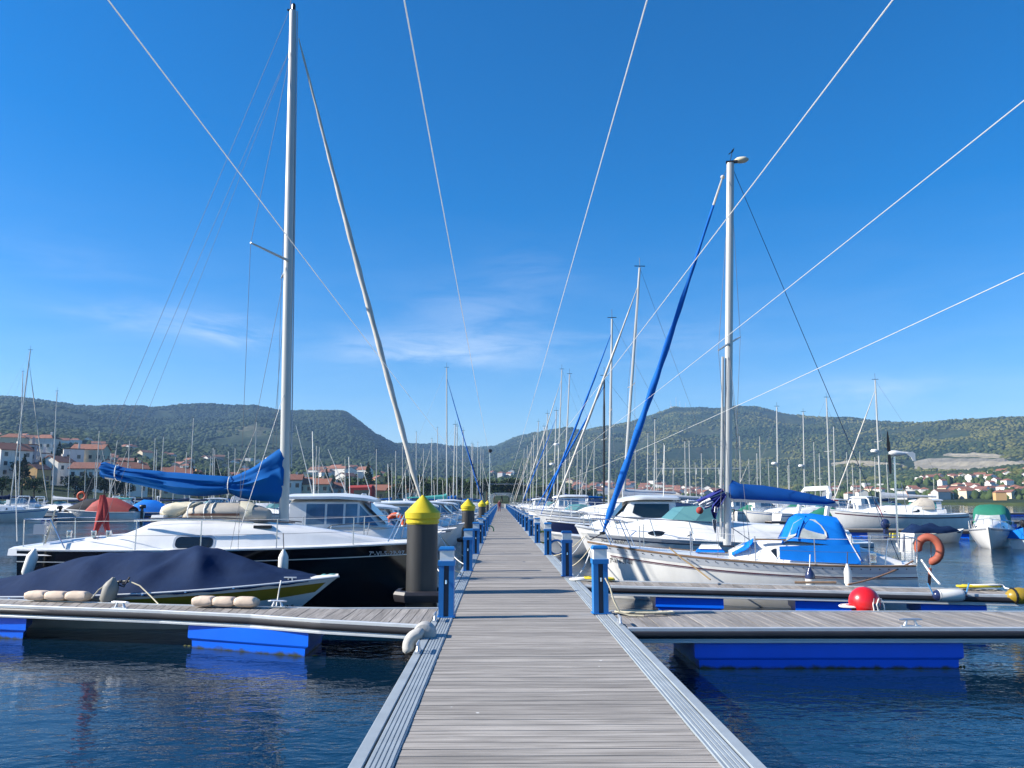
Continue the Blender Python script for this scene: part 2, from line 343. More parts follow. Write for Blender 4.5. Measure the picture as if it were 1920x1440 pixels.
# ============================================================ TERRAIN
from mathutils import noise as mnoise
COLS = {  # photo column: (radius in m, photo row) from shore to ridge
 -1500: ((200, None), (320, 905), (650, 850), (1200, 815), (2500, 748)),
 0: ((200, None), (300, 908), (600, 852), (1200, 815), (2500, 748)),
 150: ((215, None), (330, 915), (700, 866), (1300, 825), (2600, 765)),
 300: ((230, None), (380, 922), (800, 880), (1400, 835), (2700, 773)),
 420: ((250, None), (450, 922), (850, 888), (1500, 838), (2700, 767)),
 470: ((250, None), (480, 922), (900, 890), (1500, 840), (2600, 759)),
 530: ((250, None), (480, 922), (900, 888), (1500, 842), (2600, 770)),
 640: ((260, None), (480, 924), (900, 885), (1500, 850), (2500, 770)),
 665: ((260, None), (480, 924), (900, 886), (1500, 854), (2500, 785)),
 700: ((260, None), (480, 925), (900, 890), (1500, 860), (2500, 814)),
 730: ((260, None), (480, 925), (950, 898), (1700, 862), (2700, 829)),
 790: ((250, None), (480, 926), (1000, 905), (2000, 872), (3300, 838)),
 860: ((225, None), (480, 927), (1100, 905), (2100, 880), (3900, 841)),
 930: ((215, None), (480, 927), (1200, 902), (2200, 878), (3900, 839)),
 1000: ((215, None), (480, 928), (1200, 902), (2100, 862), (3300, 816)),
 1060: ((300, None), (650, 930), (1200, 897), (2000, 852), (3000, 803)),
 1100: ((500, None), (850, 931), (1300, 890), (2000, 850), (3000, 804)),
 1190: ((600, None), (900, 932), (1300, 892), (2000, 856), (3000, 788)),
 1270: ((650, None), (950, 932), (1300, 903), (1900, 862), (3000, 764)),
 1330: ((650, None), (950, 933), (1300, 910), (1900, 862), (3000, 768)),
 1420: ((650, None), (950, 933), (1300, 913), (1900, 862), (3000, 767)),
 1480: ((600, None), (900, 932), (1250, 912), (1900, 862), (2900, 776)),
 1600: ((560, None), (850, 932), (1200, 908), (1800, 862), (2800, 781)),
 1660: ((520, None), (800, 932), (1150, 903), (1750, 858), (2700, 788)),
 1750: ((480, None), (750, 932), (1050, 895), (1700, 852), (2600, 790)),
 1920: ((450, None), (700, 935), (950, 892), (1500, 852), (2500, 785)),
 3500: ((420, None), (700, 932), (950, 895), (1500, 852), (2500, 770)),
}
cu = sorted(COLS)
U = list(np.concatenate([np.arange(-1500, -100, 70), np.arange(-100, 2020, 8), np.arange(2020, 3500, 70)]))
SEG = [7, 12, 14, 34]
def ctrl(u):
    rs = [ipl(cu, [COLS[c][k][0] for c in cu], u) for k in range(5)]
    ps = [None]+[ipl(cu, [COLS[c][k][1] for c in cu], u) for k in range(1, 5)]
    return rs, ps
G = []
for u in U:
    rs, ps = ctrl(u); a = math.atan((u-938)/FPX); ca = math.cos(a)
    X0 = lambda r: r*ca
    zs = [1.3]+[at(u, p+(4.5 if k_ == 3 else 1.5), r*ca).z for k_, (p, r) in enumerate(zip(ps[1:], rs[1:]))]
    col = []
    dirx = ray(u, 900); dirx = Vector((dirx.x, dirx.y, 0)).normalized()
    # monotone interpolation of the height along the ray
    nodes = [0]; 
    for k in range(4):
        for i in range(SEG[k]):
            f = i/SEG[k]; r = rs[k]+(rs[k+1]-rs[k])*f; z = zs[k]+(zs[k+1]-zs[k])*(f if k < 3 else 1-(1-f)**1.35)
            col.append((r, z, k+f))
    col.append((rs[4], zs[4], 4.0))
    for q, dz in ((1.05, -.03), (1.15, -.12), (1.35, -.4)): col.append((rs[4]*q, zs[4]*(1+dz), 4+q))
    out = []
    for r, z, k in col:
        p = dirx*r
        am = 0 if k < .3 else min(1, (k-.3)/1.5)*(2.5+r*.012)
        if k > 3.6: am *= max(.25, 1-(k-3.6)*1.6)
        nz_ = mnoise.fractal(Vector((p.x*.004, p.y*.004, .3)), 1.0, 2.1, 5)
        rg = 1-abs(mnoise.noise(Vector((p.x*.0023, p.y*.0009, 4.2))))*2
        out.append(Vector((p.x, p.y, max(z+am*(nz_*.8+rg*.6-.3), .9 if k < 4.5 else -50))))
    out.insert(0, Vector((dirx.x*rs[0], dirx.y*rs[0], -3)))
    G.append(out)
NR = len(G[0]); NC = len(G)
def ter(u, k):
    """point on the land in photo column u at control level k (0 shore ... 4 ridge)"""
    ci = min(max(np.searchsorted(U, u)-1, 0), NC-2); fu = (u-U[ci])/(U[ci+1]-U[ci])
    kk = min(max(k, 0), 3.999); s = int(kk); row = 1+sum(SEG[:s])+(kk-s)*SEG[s]; ri = int(row); fr = row-ri
    a = G[ci][ri].lerp(G[ci][ri+1], fr); b = G[ci+1][ri].lerp(G[ci+1][ri+1], fr)
    return a.lerp(b, min(max(fu, 0), 1))
def land_mat():
    m = bpy.data.materials.new('wooded_hillside'); m.use_nodes = True; t = m.node_tree; b = t.nodes['Principled BSDF']; nd = t.nodes; lk = t.links
    g = nd.new('ShaderNodeNewGeometry')
    n1 = nd.new('ShaderNodeTexNoise'); n1.inputs['Scale'].default_value = .006; n1.inputs['Detail'].default_value = 8; n1.inputs['Roughness'].default_value = .65; lk.new(g.outputs['Position'], n1.inputs['Vector'])
    n2 = nd.new('ShaderNodeTexNoise'); n2.inputs['Scale'].default_value = .09; n2.inputs['Detail'].default_value = 5; lk.new(g.outputs['Position'], n2.inputs['Vector'])
    r = nd.new('ShaderNodeValToRGB'); e = r.color_ramp.elements; e[0].position = .33; e[0].color = (.012, .024, .010, 1); e[1].position = .62; e[1].color = (.050, .062, .026, 1)
    q = e.new(.48); q.color = (.024, .040, .015, 1); q = e.new(.72); q.color = (.13, .12, .075, 1)
    lk.new(n1.outputs[0], r.inputs[0])
    mr = nd.new('ShaderNodeMapRange'); mr.inputs[1].default_value = .3; mr.inputs[2].default_value = .7; mr.inputs[3].default_value = .6; mr.inputs[4].default_value = 1.35; lk.new(n2.outputs[0], mr.inputs[0])
    x = nd.new('ShaderNodeVectorMath'); x.operation = 'SCALE'; lk.new(r.outputs[0], x.inputs[0]); lk.new(mr.outputs[0], x.inputs['Scale']); lk.new(x.outputs[0], b.inputs['Base Color'])
    b.inputs['Roughness'].default_value = .95; b.inputs['Specular IOR Level'].default_value = .1
    return m
tm = MB(); tm.grid([[tuple(G[c][r]) for c in range(NC)] for r in range(NR)])
hills = tag(tm.build('hills', land_mat(), smooth=True, angle=180), 'wooded hills rising round the bay', kind='structure')

# forest: thousands of far trees that read as one mass
def forest_mesh(name, pos, hgt, rad, mcol, n=6):
    k = len(pos); rng = np.random.default_rng(3)
    ang = (np.arange(n)/n*2*PI)[None, :]+rng.uniform(0, 6, (k, 1))
    def ring(rf, zf):
        rr = rad[:, None]*rf*rng.uniform(.65, 1.3, (k, n)); zz = hgt[:, None]*zf*rng.uniform(.86, 1.14, (k, n))
        return np.stack([pos[:, None, 0]+rr*np.cos(ang), pos[:, None, 1]+rr*np.sin(ang), pos[:, None, 2]+zz], -1)
    a = ring(.75, .12); b = ring(1., .48); c = ring(.55, .82)
    top = pos+np.stack([rng.uniform(-.2, .2, k)*rad, rng.uniform(-.2, .2, k)*rad, hgt], -1)
    V = np.concatenate([a, b, c, top[:, None, :]], 1); nv = 3*n+1
    F = []
    for i in range(n):
        j = (i+1) % n
        F += [(i, j, n+j), (i, n+j, n+i), (n+i, n+j, 2*n+j), (n+i, 2*n+j, 2*n+i), (2*n+i, 2*n+j, 3*n)]
    F = np.array(F); FF = (F[None]+(np.arange(k)*nv)[:, None, None]).reshape(-1, 3)
    me = bpy.data.meshes.new(name); me.vertices.add(k*nv); me.vertices.foreach_set('co', V.reshape(-1).astype(np.float32))
    me.loops.add(FF.size); me.loops.foreach_set('vertex_index', FF.reshape(-1).astype(np.int32)); me.polygons.add(len(FF))
    me.polygons.foreach_set('loop_start', np.arange(0, FF.size, 3, dtype=np.int32)); me.polygons.foreach_set('use_smooth', np.ones(len(FF), dtype=bool)); me.update(calc_edges=True); me.validate()
    me.materials.append(mcol); o = bpy.data.objects.new(name, me); C.objects.link(o); return o
def leafmat(name, c1, c2, sc=.05):
    m = bpy.data.materials.new(name); m.use_nodes = True; t = m.node_tree; b = t.nodes['Principled BSDF']; nd = t.nodes; lk = t.links
    g = nd.new('ShaderNodeNewGeometry'); n = nd.new('ShaderNodeTexNoise'); n.inputs['Scale'].default_value = sc; n.inputs['Detail'].default_value = 4; lk.new(g.outputs['Position'], n.inputs['Vector'])
    r = nd.new('ShaderNodeValToRGB'); r.color_ramp.elements[0].position = .34; r.color_ramp.elements[0].color = (*c1, 1); r.color_ramp.elements[1].position = .66; r.color_ramp.elements[1].color = (*c2, 1); lk.new(n.outputs[0], r.inputs[0])
    lk.new(r.outputs[0], b.inputs['Base Color']); b.inputs['Roughness'].default_value = .9; b.inputs['Specular IOR Level'].default_value = .15
    return m
fdark = leafmat('forest_leaves', (.014, .030, .012), (.045, .066, .024), .006)
flight = leafmat('scrub_leaves', (.042, .058, .014), (.125, .125, .038), .01)
rng = np.random.default_rng(5)
def scatter(n, u0, u1, k0, k1, keep):
    P = []
    while len(P) < n:
        u = rng.uniform(u0, u1); k = rng.uniform(k0, k1)
        rs, _ = ctrl(u); s = min(int(k), 3); r = rs[s]+(rs[s+1]-rs[s])*(k-s)
        if rng.uniform() > r/3400: continue
        p = ter(u, k)
        if keep(u, k, p): P.append((p.x, p.y, p.z-1))
    return np.array(P)
def woods(u, k, p):
    n = mnoise.fractal(Vector((p.x*.0035, p.y*.0035, 9)), 1, 2, 4)
    if 1690 < u < 2100 and 2.55 < k < 2.95: return False          # bare rock face
    if u > 1000: return n > .0+.25*(k-2.6 if k < 3.2 else .9)*.5
    return n > -.45
P1 = scatter(52000, -80, 2000, 1.7, 4.0, woods)
forest = forest_mesh('forest', P1, rng.uniform(3, 7, len(P1)), rng.uniform(3, 6.5, len(P1)), fdark)
tag(forest, 'dark pine and eucalyptus woods covering the hills', kind='stuff')
P2 = scatter(16000, 960, 2000, 1.6, 4.0, lambda u, k, p: mnoise.noise(Vector((p.x*.006, p.y*.006, 3))) > -.1 and not (1690 < u < 2100 and 2.6 < k < 2.9))
scrub = forest_mesh('undergrowth', P2, rng.uniform(2.5, 6, len(P2)), rng.uniform(2.5, 6, len(P2)), flight, 5)
tag(scrub, 'pale green scrub on the open slopes of the bare hill', kind='stuff')
# trees lining the town and the shore
P3 = np.concatenate([scatter(900, -60, 720, 1.15, 1.95, lambda u, k, p: mnoise.noise(Vector((p.x*.02, p.y*.02, 1))) > -.15),
                     scatter(800, 700, 1090, 1.0, 1.8, lambda u, k, p: True),
                     scatter(1500, 1050, 2000, .55, 1.85, lambda u, k, p: mnoise.noise(Vector((p.x*.012, p.y*.012, 1))) > -.05)])
town_trees = forest_mesh('shore_foliage', P3, rng.uniform(4, 8, len(P3)), rng.uniform(2, 4, len(P3)), leafmat('garden_leaves', (.02, .04, .012), (.075, .105, .03), .03), 8)
tag(town_trees, 'mixed garden trees between the houses of the town', kind='stuff')
# quarry face and bare rock on the slope at the right
rockm = mat('pale_rock', (.20, .18, .135), .9, var=.35, scale=.05, bump=.6, bscale=.3)
q = MB()
def ridge_rock(u0, u1, k0, dk, h, n=40):
    rows = []
    for i in range(n+1):
        u = u0+(u1-u0)*i/n; w = math.sin(PI*min(1, max(0, i/n)))**.6; p0 = ter(u, k0); p1 = ter(u, k0+dk)
        jj = [mnoise.noise(Vector((i*.35, j*1.7, u0))) for j in range(5)]
        rows.append([p0+Vector((0, 0, -3)), p0+Vector((0, 0, h*w*(.35+.2*jj[0]))), p0.lerp(p1, .3)+Vector((0, 0, h*w*(.5+.25*jj[1]))), p0.lerp(p1, .45)+Vector((0, 0, h*w*(1+.3*jj[2]))), p1+Vector((0, 0, h*w*(.9+.3*jj[3]))), p1+Vector((0, 0, -6))])
    q.grid(rows)
ridge_rock(1715, 1990, 2.6, .16, 10); ridge_rock(1560, 1700, 2.62, .03, 7); ridge_rock(1770, 1900, 2.9, .05, 6)
tag(q.build('rock_face', rockm), 'pale bare rock face cut across the hillside at the right', 'rock face')

# ============================================================ WALKWAY (main floating pier)
XL0, XL1, XR0, XR1, DZ = -.915, -.645, 1.355, 1.61, .5
PEND = 186
walk = thing('walkway', 'long straight floating walkway of weathered grey boards with aluminium edges', None, (0, 0, 0), kind='structure')
pb = MB(); pb.box(XL1+.004, XR0-.004, -.066, .066, -.036, 0)
p0 = pb.build('plank', woodx, walk)
y = 3.0; first = True; bb = []
PIT = .1425
while y < 34:
    o = p0 if first else p0.copy()
    if not first: C.objects.link(o)
    o.parent = walk; o.location = (random.uniform(-.004, .004), y, DZ+random.uniform(-.0035, .0)); o.rotation_euler = (random.uniform(-.006, .006), 0, random.uniform(-.0012, .0012)); first = False; y += PIT
fm = MB()
while y < PEND: fm.box(XL1+.004, XR0-.004, y-.0675, y+.0675, DZ-.036, DZ-random.uniform(0, .004)); y += PIT
yy = 2.9
while yy > -12: fm.box(XL1+.004, XR0-.004, yy-.0675-.05, yy+.0675-.05, DZ-.036, DZ-random.uniform(0, .004)); yy -= PIT
o = fm.build('far_planks', woodx, walk); o['kind'] = 'stuff'
def rail_prof(x0, x1):
    w = abs(x1-x0); s = 1 if x1 > x0 else -1
    pr = [(0, .20), (0, DZ+.012), (.005, DZ+.016), (.082, DZ+.016), (.086, DZ+.012), (.086, DZ-.02), (.101, DZ-.02), (.101, DZ+.008)]
    x = .104
    while x < w-.03: pr += [(x, DZ+.011), (x+.022, DZ+.011), (x+.025, DZ+.004), (x+.029, DZ+.004)]; x += .032
    pr += [(w-.006, DZ+.008), (w, DZ+.004), (w, DZ-.06), (.12, DZ-.06), (.12, .20)]
    return [(x0+s*a, b) for a, b in pr]
ym = [-12.4]+[11.62+12*i for i in range(16)]
for side, (a, b) in (('l', (XL0, XL1)), ('r', (XR1, XR0))):
    pr = rail_prof(a, b)
    for y0, y1 in zip(ym, ym[1:]):
        if y0 > PEND: break
        m = MB(); m.loft([[(x, yv, z) for x, z in pr] for yv in (y0+.012, min(y1-.012, PEND))]); m.build('edge_rail', dockal, walk)
m = MB(); m.box(XL0+.13, XR1-.13, -12, PEND, .22, DZ-.042); m.build('frame', blackp, walk)
for y0 in [-4, 2.5, 8.4]+[14+8*i for i in range(8)]:
    m = MB(); m.loft([[(XL0+.1+dx, yv, z) for dx, z in ((.0, -.3), (.0, .2), (2.3, .2), (2.3, -.3))] for yv in (y0, y0+2.2)]); m.build('float', rubber, walk)

def cleat(name, label, loc, rz, s=1.0, group='aluminium mooring cleats'):
    t = thing(name, label, 'cleat', loc, rz, group)
    b = MB(); b.box(-.13*s, .13*s, -.025*s, .025*s, 0, .014*s); b.build('base', silver, t)
    for q_ in (-1, 1):
        l = MB(); l.tube([(q_*.075*s, 0, .01*s), (q_*.048*s, 0, .085*s)], [.022*s, .014*s], 8); l.build('leg', silver, t)
    h = MB(); h.tube([(-.15*s, 0, .088*s), (-.1*s, 0, .092*s), (.1*s, 0, .092*s), (.15*s, 0, .088*s)], [.009*s, .015*s, .015*s, .009*s], 8); h.build('horn', silver, t)
    return t
cleat('mooring_cleat', 'silver cleat on the walkway edge rail below the white corner fender', (XL0+.045, on(783, 1225, DZ).y, DZ+.018), PI/2)
cleat('mooring_cleat', 'silver cleat on the walkway edge rail between corner fender and blue post', (XL0+.045, on(815, 1166, DZ).y, DZ+.018), PI/2)
cleat('mooring_cleat', 'silver cleat on the right walkway edge rail below the blue post', (XR1-.045, on(1166, 1172, DZ).y, DZ+.018), PI/2)

# ============================================================ FINGER PONTOONS
def finger(label, front, back, tone, floats, endcap=None):
    """front and back: matching polylines of deck edge points (x, y) from the walkway outwards"""
    t = thing('finger_pontoon', label, 'pontoon', (front[0][0], front[0][1], 0), 0, 'finger pontoons')
    o0 = Vector((front[0][0], front[0][1], 0)); F = [Vector((*p, 0))-o0 for p in front]; B = [Vector((*p, 0))-o0 for p in back]
    cl = [0]
    for a, b in zip(F, F[1:]): cl.append(cl[-1]+(b-a).length)
    L = cl[-1]
    def pt(P, s): return Vector((ipl(cl, [p.x for p in P], s), ipl(cl, [p.y for p in P], s), 0))
    n = int(L/.145); ins = .07
    for i in range(n):
        s0, s1 = (i+.035)*L/n, (i+.965)*L/n; f0, f1, b0, b1 = pt(F, s0), pt(F, s1), pt(B, s0), pt(B, s1)
        w0 = (b0-f0).length; w1 = (b1-f1).length
        q4 = [f0.lerp(b0, ins/w0), f1.lerp(b1, ins/w1), b1.lerp(f1, ins/w1), b0.lerp(f0, ins/w0)]
        c = sum(q4, Vector())/4; z = random.uniform(-.004, 0)
        m = MB(); m.prism([((p-c).x, (p-c).y) for p in q4], -.036, 0); ob = m.build('plank', tone, t); ob.location = (c.x, c.y, DZ+z)
    for P, sg in ((F, 1), (B, -1)):
        Q = B if sg == 1 else F; sts = [L*i/14 for i in range(15)]+cl; sts = sorted(set(round(s, 4) for s in sts))
        def sec(s, prof):
            p = pt(P, s); d = (pt(Q, s)-p).normalized(); return [tuple(p+d*a+Vector((0, 0, b))) for a, b in prof]
        m = MB(); m.loft([sec(s, ((0, DZ-.03), (0, DZ+.006), (.006, DZ+.012), (.062, DZ+.012), (.064, DZ-.03))) for s in sts]); m.build('edge_lip', rubtop, t)
        rub = [(.02, DZ-.118), (-.02, DZ-.118), (-.038, DZ-.105), (-.046, DZ-.074), (-.038, DZ-.042), (-.02, DZ-.031), (.02, DZ-.031)]
        m = MB(); m.loft([sec(s, rub) for s in sts]); m.build('rubbing_strip', rubber, t, True)
        m = MB(); m.loft([sec(s, ((-.01, DZ-.175), (-.018, DZ-.17), (-.018, DZ-.146), (-.012, DZ-.140), (-.018, DZ-.134), (-.018, DZ-.122), (.02, DZ-.122), (.02, DZ-.175))) for s in sts]); m.build('side_beam', rubtop, t)
    fr = [pt(F, s).lerp(pt(B, s), .06) for s in cl]+[pt(B, s).lerp(pt(F, s), .06) for s in cl[::-1]]
    m = MB(); m.prism([(p.x, p.y) for p in fr], DZ-.16, DZ-.045); m.build('frame', blackp, t)
    if endcap: 
        a, b = F[-1], B[-1]; m = MB(); m.tube([(a.x, a.y, DZ-.09), (b.x, b.y, DZ-.09)], .055, 8); m.build('end_fender', endcap, t)
    for s0, s1 in floats:
        m = MB()
        a, b, c, d = pt(F, s0), pt(F, s1), pt(B, s1), pt(B, s0)
        def ringz(i, z): 
            cen = (a+b+c+d)/4; return [tuple(p+(cen-p).normalized()*i+Vector((0, 0, z))) for p in (a, b, c, d)]
        m.loft([ringz(.22, -.25), ringz(.17, -.02), ringz(.16, .11), ringz(.13, .118), ringz(.10, .14), ringz(.10, DZ-.172)]); m.build('float', floatb, t)
        m = MB()
        for i in range(26):
            e = random.random(); p = a.lerp(b, e); qd = ((d-a).normalized())
            m.ball(tuple(p+qd*.165+Vector((0, 0, random.uniform(-.01, .012)))), random.uniform(.012, .06), .016, random.uniform(.008, .02), 5, 4)
        w = m.build('weed', weedm, t); w['kind'] = 'stuff'
    return t
px2 = lambda l: [tuple(on(a, b, DZ).xy) for a, b in l]
lf_f = px2([(770, 1173), (600, 1163.5), (470, 1154), (300, 1146), (0, 1135.5)]); lf_b = px2([(824, 1140), (640, 1140.5), (490, 1138), (318, 1134), (20, 1124)])
lf_f.append((lf_f[-1][0]*1.25-lf_f[-2][0]*.25, lf_f[-1][1]*1.25-lf_f[-2][1]*.25)); lf_b.append((lf_b[-1][0]*1.25-lf_b[-2][0]*.25, lf_b[-1][1]*1.25-lf_b[-2][1]*.25))
lf_f[0] = (XL0-.02, lf_f[0][1]-.05); lf_b[0] = (XL0-.02, lf_b[0][1])
FA = finger('finger pontoon beside the boat with navy cover, on the left of the walkway', lf_f, lf_b, woody, [(1.7, 3.95), (6.6, 8.6)])
r1f = [(XR1+.02, 10.42), (4, 10.40), (7, 10.36), (9.5, 10.34)]; r1b = [(XR1+.02, 12.1), (4, 12.02), (7, 11.95), (9.5, 11.9)]
FB = finger('nearest finger pontoon on the right, carrying the red ball buoy', r1f, r1b, woody, [(.75, 4.35)])
r2f = [(XR1+.02, 15.66), (4.5, 14.95), (6.5, 14.47), (8.95, 13.87)]; r2b = [(XR1+.02, 16.75), (4.7, 15.95), (6.7, 15.45), (9.15, 14.85)]
FC = finger('second finger pontoon on the right, alongside the white sailing boat with blue canvas', r2f, r2b, woody, [(1.25, 2.65), (3.75, 5.05), (5.85, 7.05)])
cleat('mooring_cleat', 'silver cleat standing on the left finger pontoon', (*on(225, 1142, DZ).xy, DZ+.012), R(165))
cleat('mooring_cleat', 'silver cleat on the nearest right finger pontoon', (*on(1708, 1177, DZ).xy, DZ+.012), 0)
cleat('mooring_cleat', 'silver cleat on the second right pontoon beside the white hull', (*on(1455, 1092, DZ).xy, DZ+.012), R(-13))
cleat('mooring_cleat', 'silver cleat on the far edge of left finger near its cream pads', (*on(520, 1140, DZ).xy, DZ+.012), R(172))

# ============================================================ SERVICE POSTS
def make_post():
    t = thing('service_post', 'x', 'service post', group='blue service posts along the walkway')
    m = MB(); m.box(-.125, .125, -.115, .115, 0, .012); m.build('base_plate', postb, t)
    # column of four corner profiles round a dark slot
    for sx_ in (-1, 1):
        m = MB(); a, b = (.035, .105) if sx_ == 1 else (-.105, -.035)
        m.prism([(a, -.10), (b, -.10), (b, .10), (a, .10)] if True else [], .012, .70); m.build('column', postb, t)
    m = MB(); m.box(-.0345, .0345, -.075, .075, .012, .70); m.build('slot_panel', postd, t)
    m = MB(); m.box(-.118, .118, -.112, .112, .70, .765, 1.0); m.build('collar', postb, t)
    m = MB(); m.box(-.095, .095, -.09, .09, .765, .905); m.build('lamp', lampm, t)
    m = MB(); m.box(-.112, .112, -.105, .105, .905, .93); m.box(-.108, .108, -.10, .10, .93, .955, .9); m.build('cap', postb, t)
    m = MB(); m.tube([(0, -.07, .5), (0, -.115, .5), (0, -.12, .455)], .014, 6); m.build('tap', steel, t)
    return t
post0 = make_post(); used = False
def place_post(x, y, label, rz=0):
    global used
    t = post0 if not used else copy_tree(post0); used = True
    t.location = (x, y, DZ+.012); t.rotation_euler = (0, 0, rz); t['label'] = label; return t
ly = [11.45, 18.9, 24.9, 31.0]+[31+6.3*i for i in range(1, 24)]
ry = [11.76, 17.5, 24.4, 31.3]+[31.3+6.3*i for i in range(1, 24)]
for i, y in enumerate(ly): place_post(-.745, y, f'{ORD[i]} blue service post counting away along the left edge of the walkway', random.uniform(-.03, .03))
for i, y in enumerate(ry): place_post(1.44, y, f'{ORD[i]} blue service post counting away along the right edge of the walkway', random.uniform(-.03, .03))

# ============================================================ PILES
def pile(Y, label, i):
    t = thing('mooring_pile', label, 'pile', (-1.39, Y, 0), 0, 'yellow-capped mooring piles'); n = 26
    m = MB(); m.lathe([(.278, -1.5), (.278, .35), (.275, 1.72)], n); m.build('shaft', pilem, t, True)
    m = MB(); m.lathe([(.284, 1.70), (.290, 1.765), (.290, 1.785), (.314, 1.80), (.320, 1.90), (.308, 1.915), (.06, 2.165), (.018, 2.21)], n); m.build('cap', yellow, t, True, 25)
    m = MB()
    m.lathe([(.286, 1.715), (.300, 1.722), (.300, 1.752), (.286, 1.758)], n); m.build('band', yellow, t)
    g = MB(); poly = [(.5, -.42), (-.24, -.42), (-.44, -.24), (-.44, .24), (-.24, .42), (.5, .42)]
    poly_i = [(.5, -.335), (-.21, -.335), (-.355, -.19), (-.355, .19), (-.21, .335), (.5, .335)]
    def rr(P, z, k=1.0): return [(x*k if x < .4 else x, y*k, z) for x, y in P]
    g.loft([rr(poly_i, .40), rr(poly, .38), rr(poly, .44, 1.05), rr(poly, .5, 1.06), rr(poly, .55), rr(poly_i, .56)], False, False, False); g.build('guide_collar', rubber, t, True, 30)
    return t
for i, (Y, lb) in enumerate(((14.5, 'nearest and largest dark pile with bright yellow cone cap'), (35, 'second dark pile with yellow cone cap along the walkway'), (62, 'third yellow-capped pile along the walkway'), (90, 'fourth and farthest yellow-capped pile along the walkway'))): pile(Y, lb, i)

# corner fender where the left finger meets the walkway
cf = thing('corner_fender', 'pale grey rounded corner fender where the left finger meets the walkway', 'fender', (XL0, on(790, 1200, DZ).y, DZ))
m = MB(); m.lathe([(.13, -.19), (.185, -.17), (.20, -.13), (.20, .13), (.185, .17), (.13, .19)], 20, (.0, .12, .05), 'y'); m.build('drum', cornerf, cf, True, 35)
m = MB(); rings = []
for i in range(13):
    a_ = R(70+135*i/12); c_ = Vector((-.06+.155*math.cos(a_)*1.15, -.16-.13*(i/12), -.10+.19*math.sin(a_))); rd_ = Vector((math.cos(a_), 0, math.sin(a_))); w = 1 if 0 < i < 12 else .7
    rings.append([tuple(c_+rd_*.105*w*math.cos(b)+Vector((0, .15*w*math.sin(b), 0))) for b in [2*PI*k/12 for k in range(12)]])
m.loft(rings); m.build('arm', cornerf, cf, True, 60); cf.scale = (.68, .68, .68); cf.location = (XL0+.015, on(795, 1196, DZ).y, DZ+.0)

# overhead wires running the length of the walkway, strung between two portal frames
portal_y = 150
def portal(Y, label):
    t = thing('portal_frame', label, 'frame', (0, Y, 0)); 
    for x in (-2.2, 8.0):
        m = MB(); m.tube([(x, 0, -1), (x, 0, 5.35)], .05, 8); m.build('post', steel, t)
    m = MB(); m.tube([(-2.3, 0, 5.3), (8.1, 0, 5.3)], .045, 8); m.build('crossbar', steel, t)
    return t
portal(portal_y, 'tall steel portal frame over the far end of the walkway'); portal(-9, 'steel portal frame over the walkway behind the viewer')
for i, (px, py, lb) in enumerate(((220, 0, 'thin white overhead wire crossing the tall left mast'), (762, 0, 'thin white overhead wire just left of the walkway, steep in the sky'), (1207, 0, 'thin white overhead wire just right of the walkway, steep in the sky'), (1657, 0, 'thin white overhead wire that crosses the right mast near its top'), (1920, 165, 'thin white overhead wire that crosses the right mast half way up'), (1920, 487, 'lowest thin white overhead wire, over the stern of the right boat'))):
    z0 = 4.75; e = on(px, py, z0-.1)
    if i == 5: e = on(px, py, 4.0); z0 = 4.1
    pts = []; 
    for k in range(60):
        Y = -9+159*(k/59)**1.6; z = z0-.021*(Y+4)+.00014*Y*Y+(5.3-z0)*max(0, Y/150)**2; pts.append((e.x, Y, z))
    pts[0] = (e.x, -9, 5.3); pts[-1] = (e.x, 150, 5.3)
    m = MB(); m.tube(pts, .0042, 5); tag(m.build('overhead_wire', nylon), lb, 'wire', 'overhead wires along the walkway')

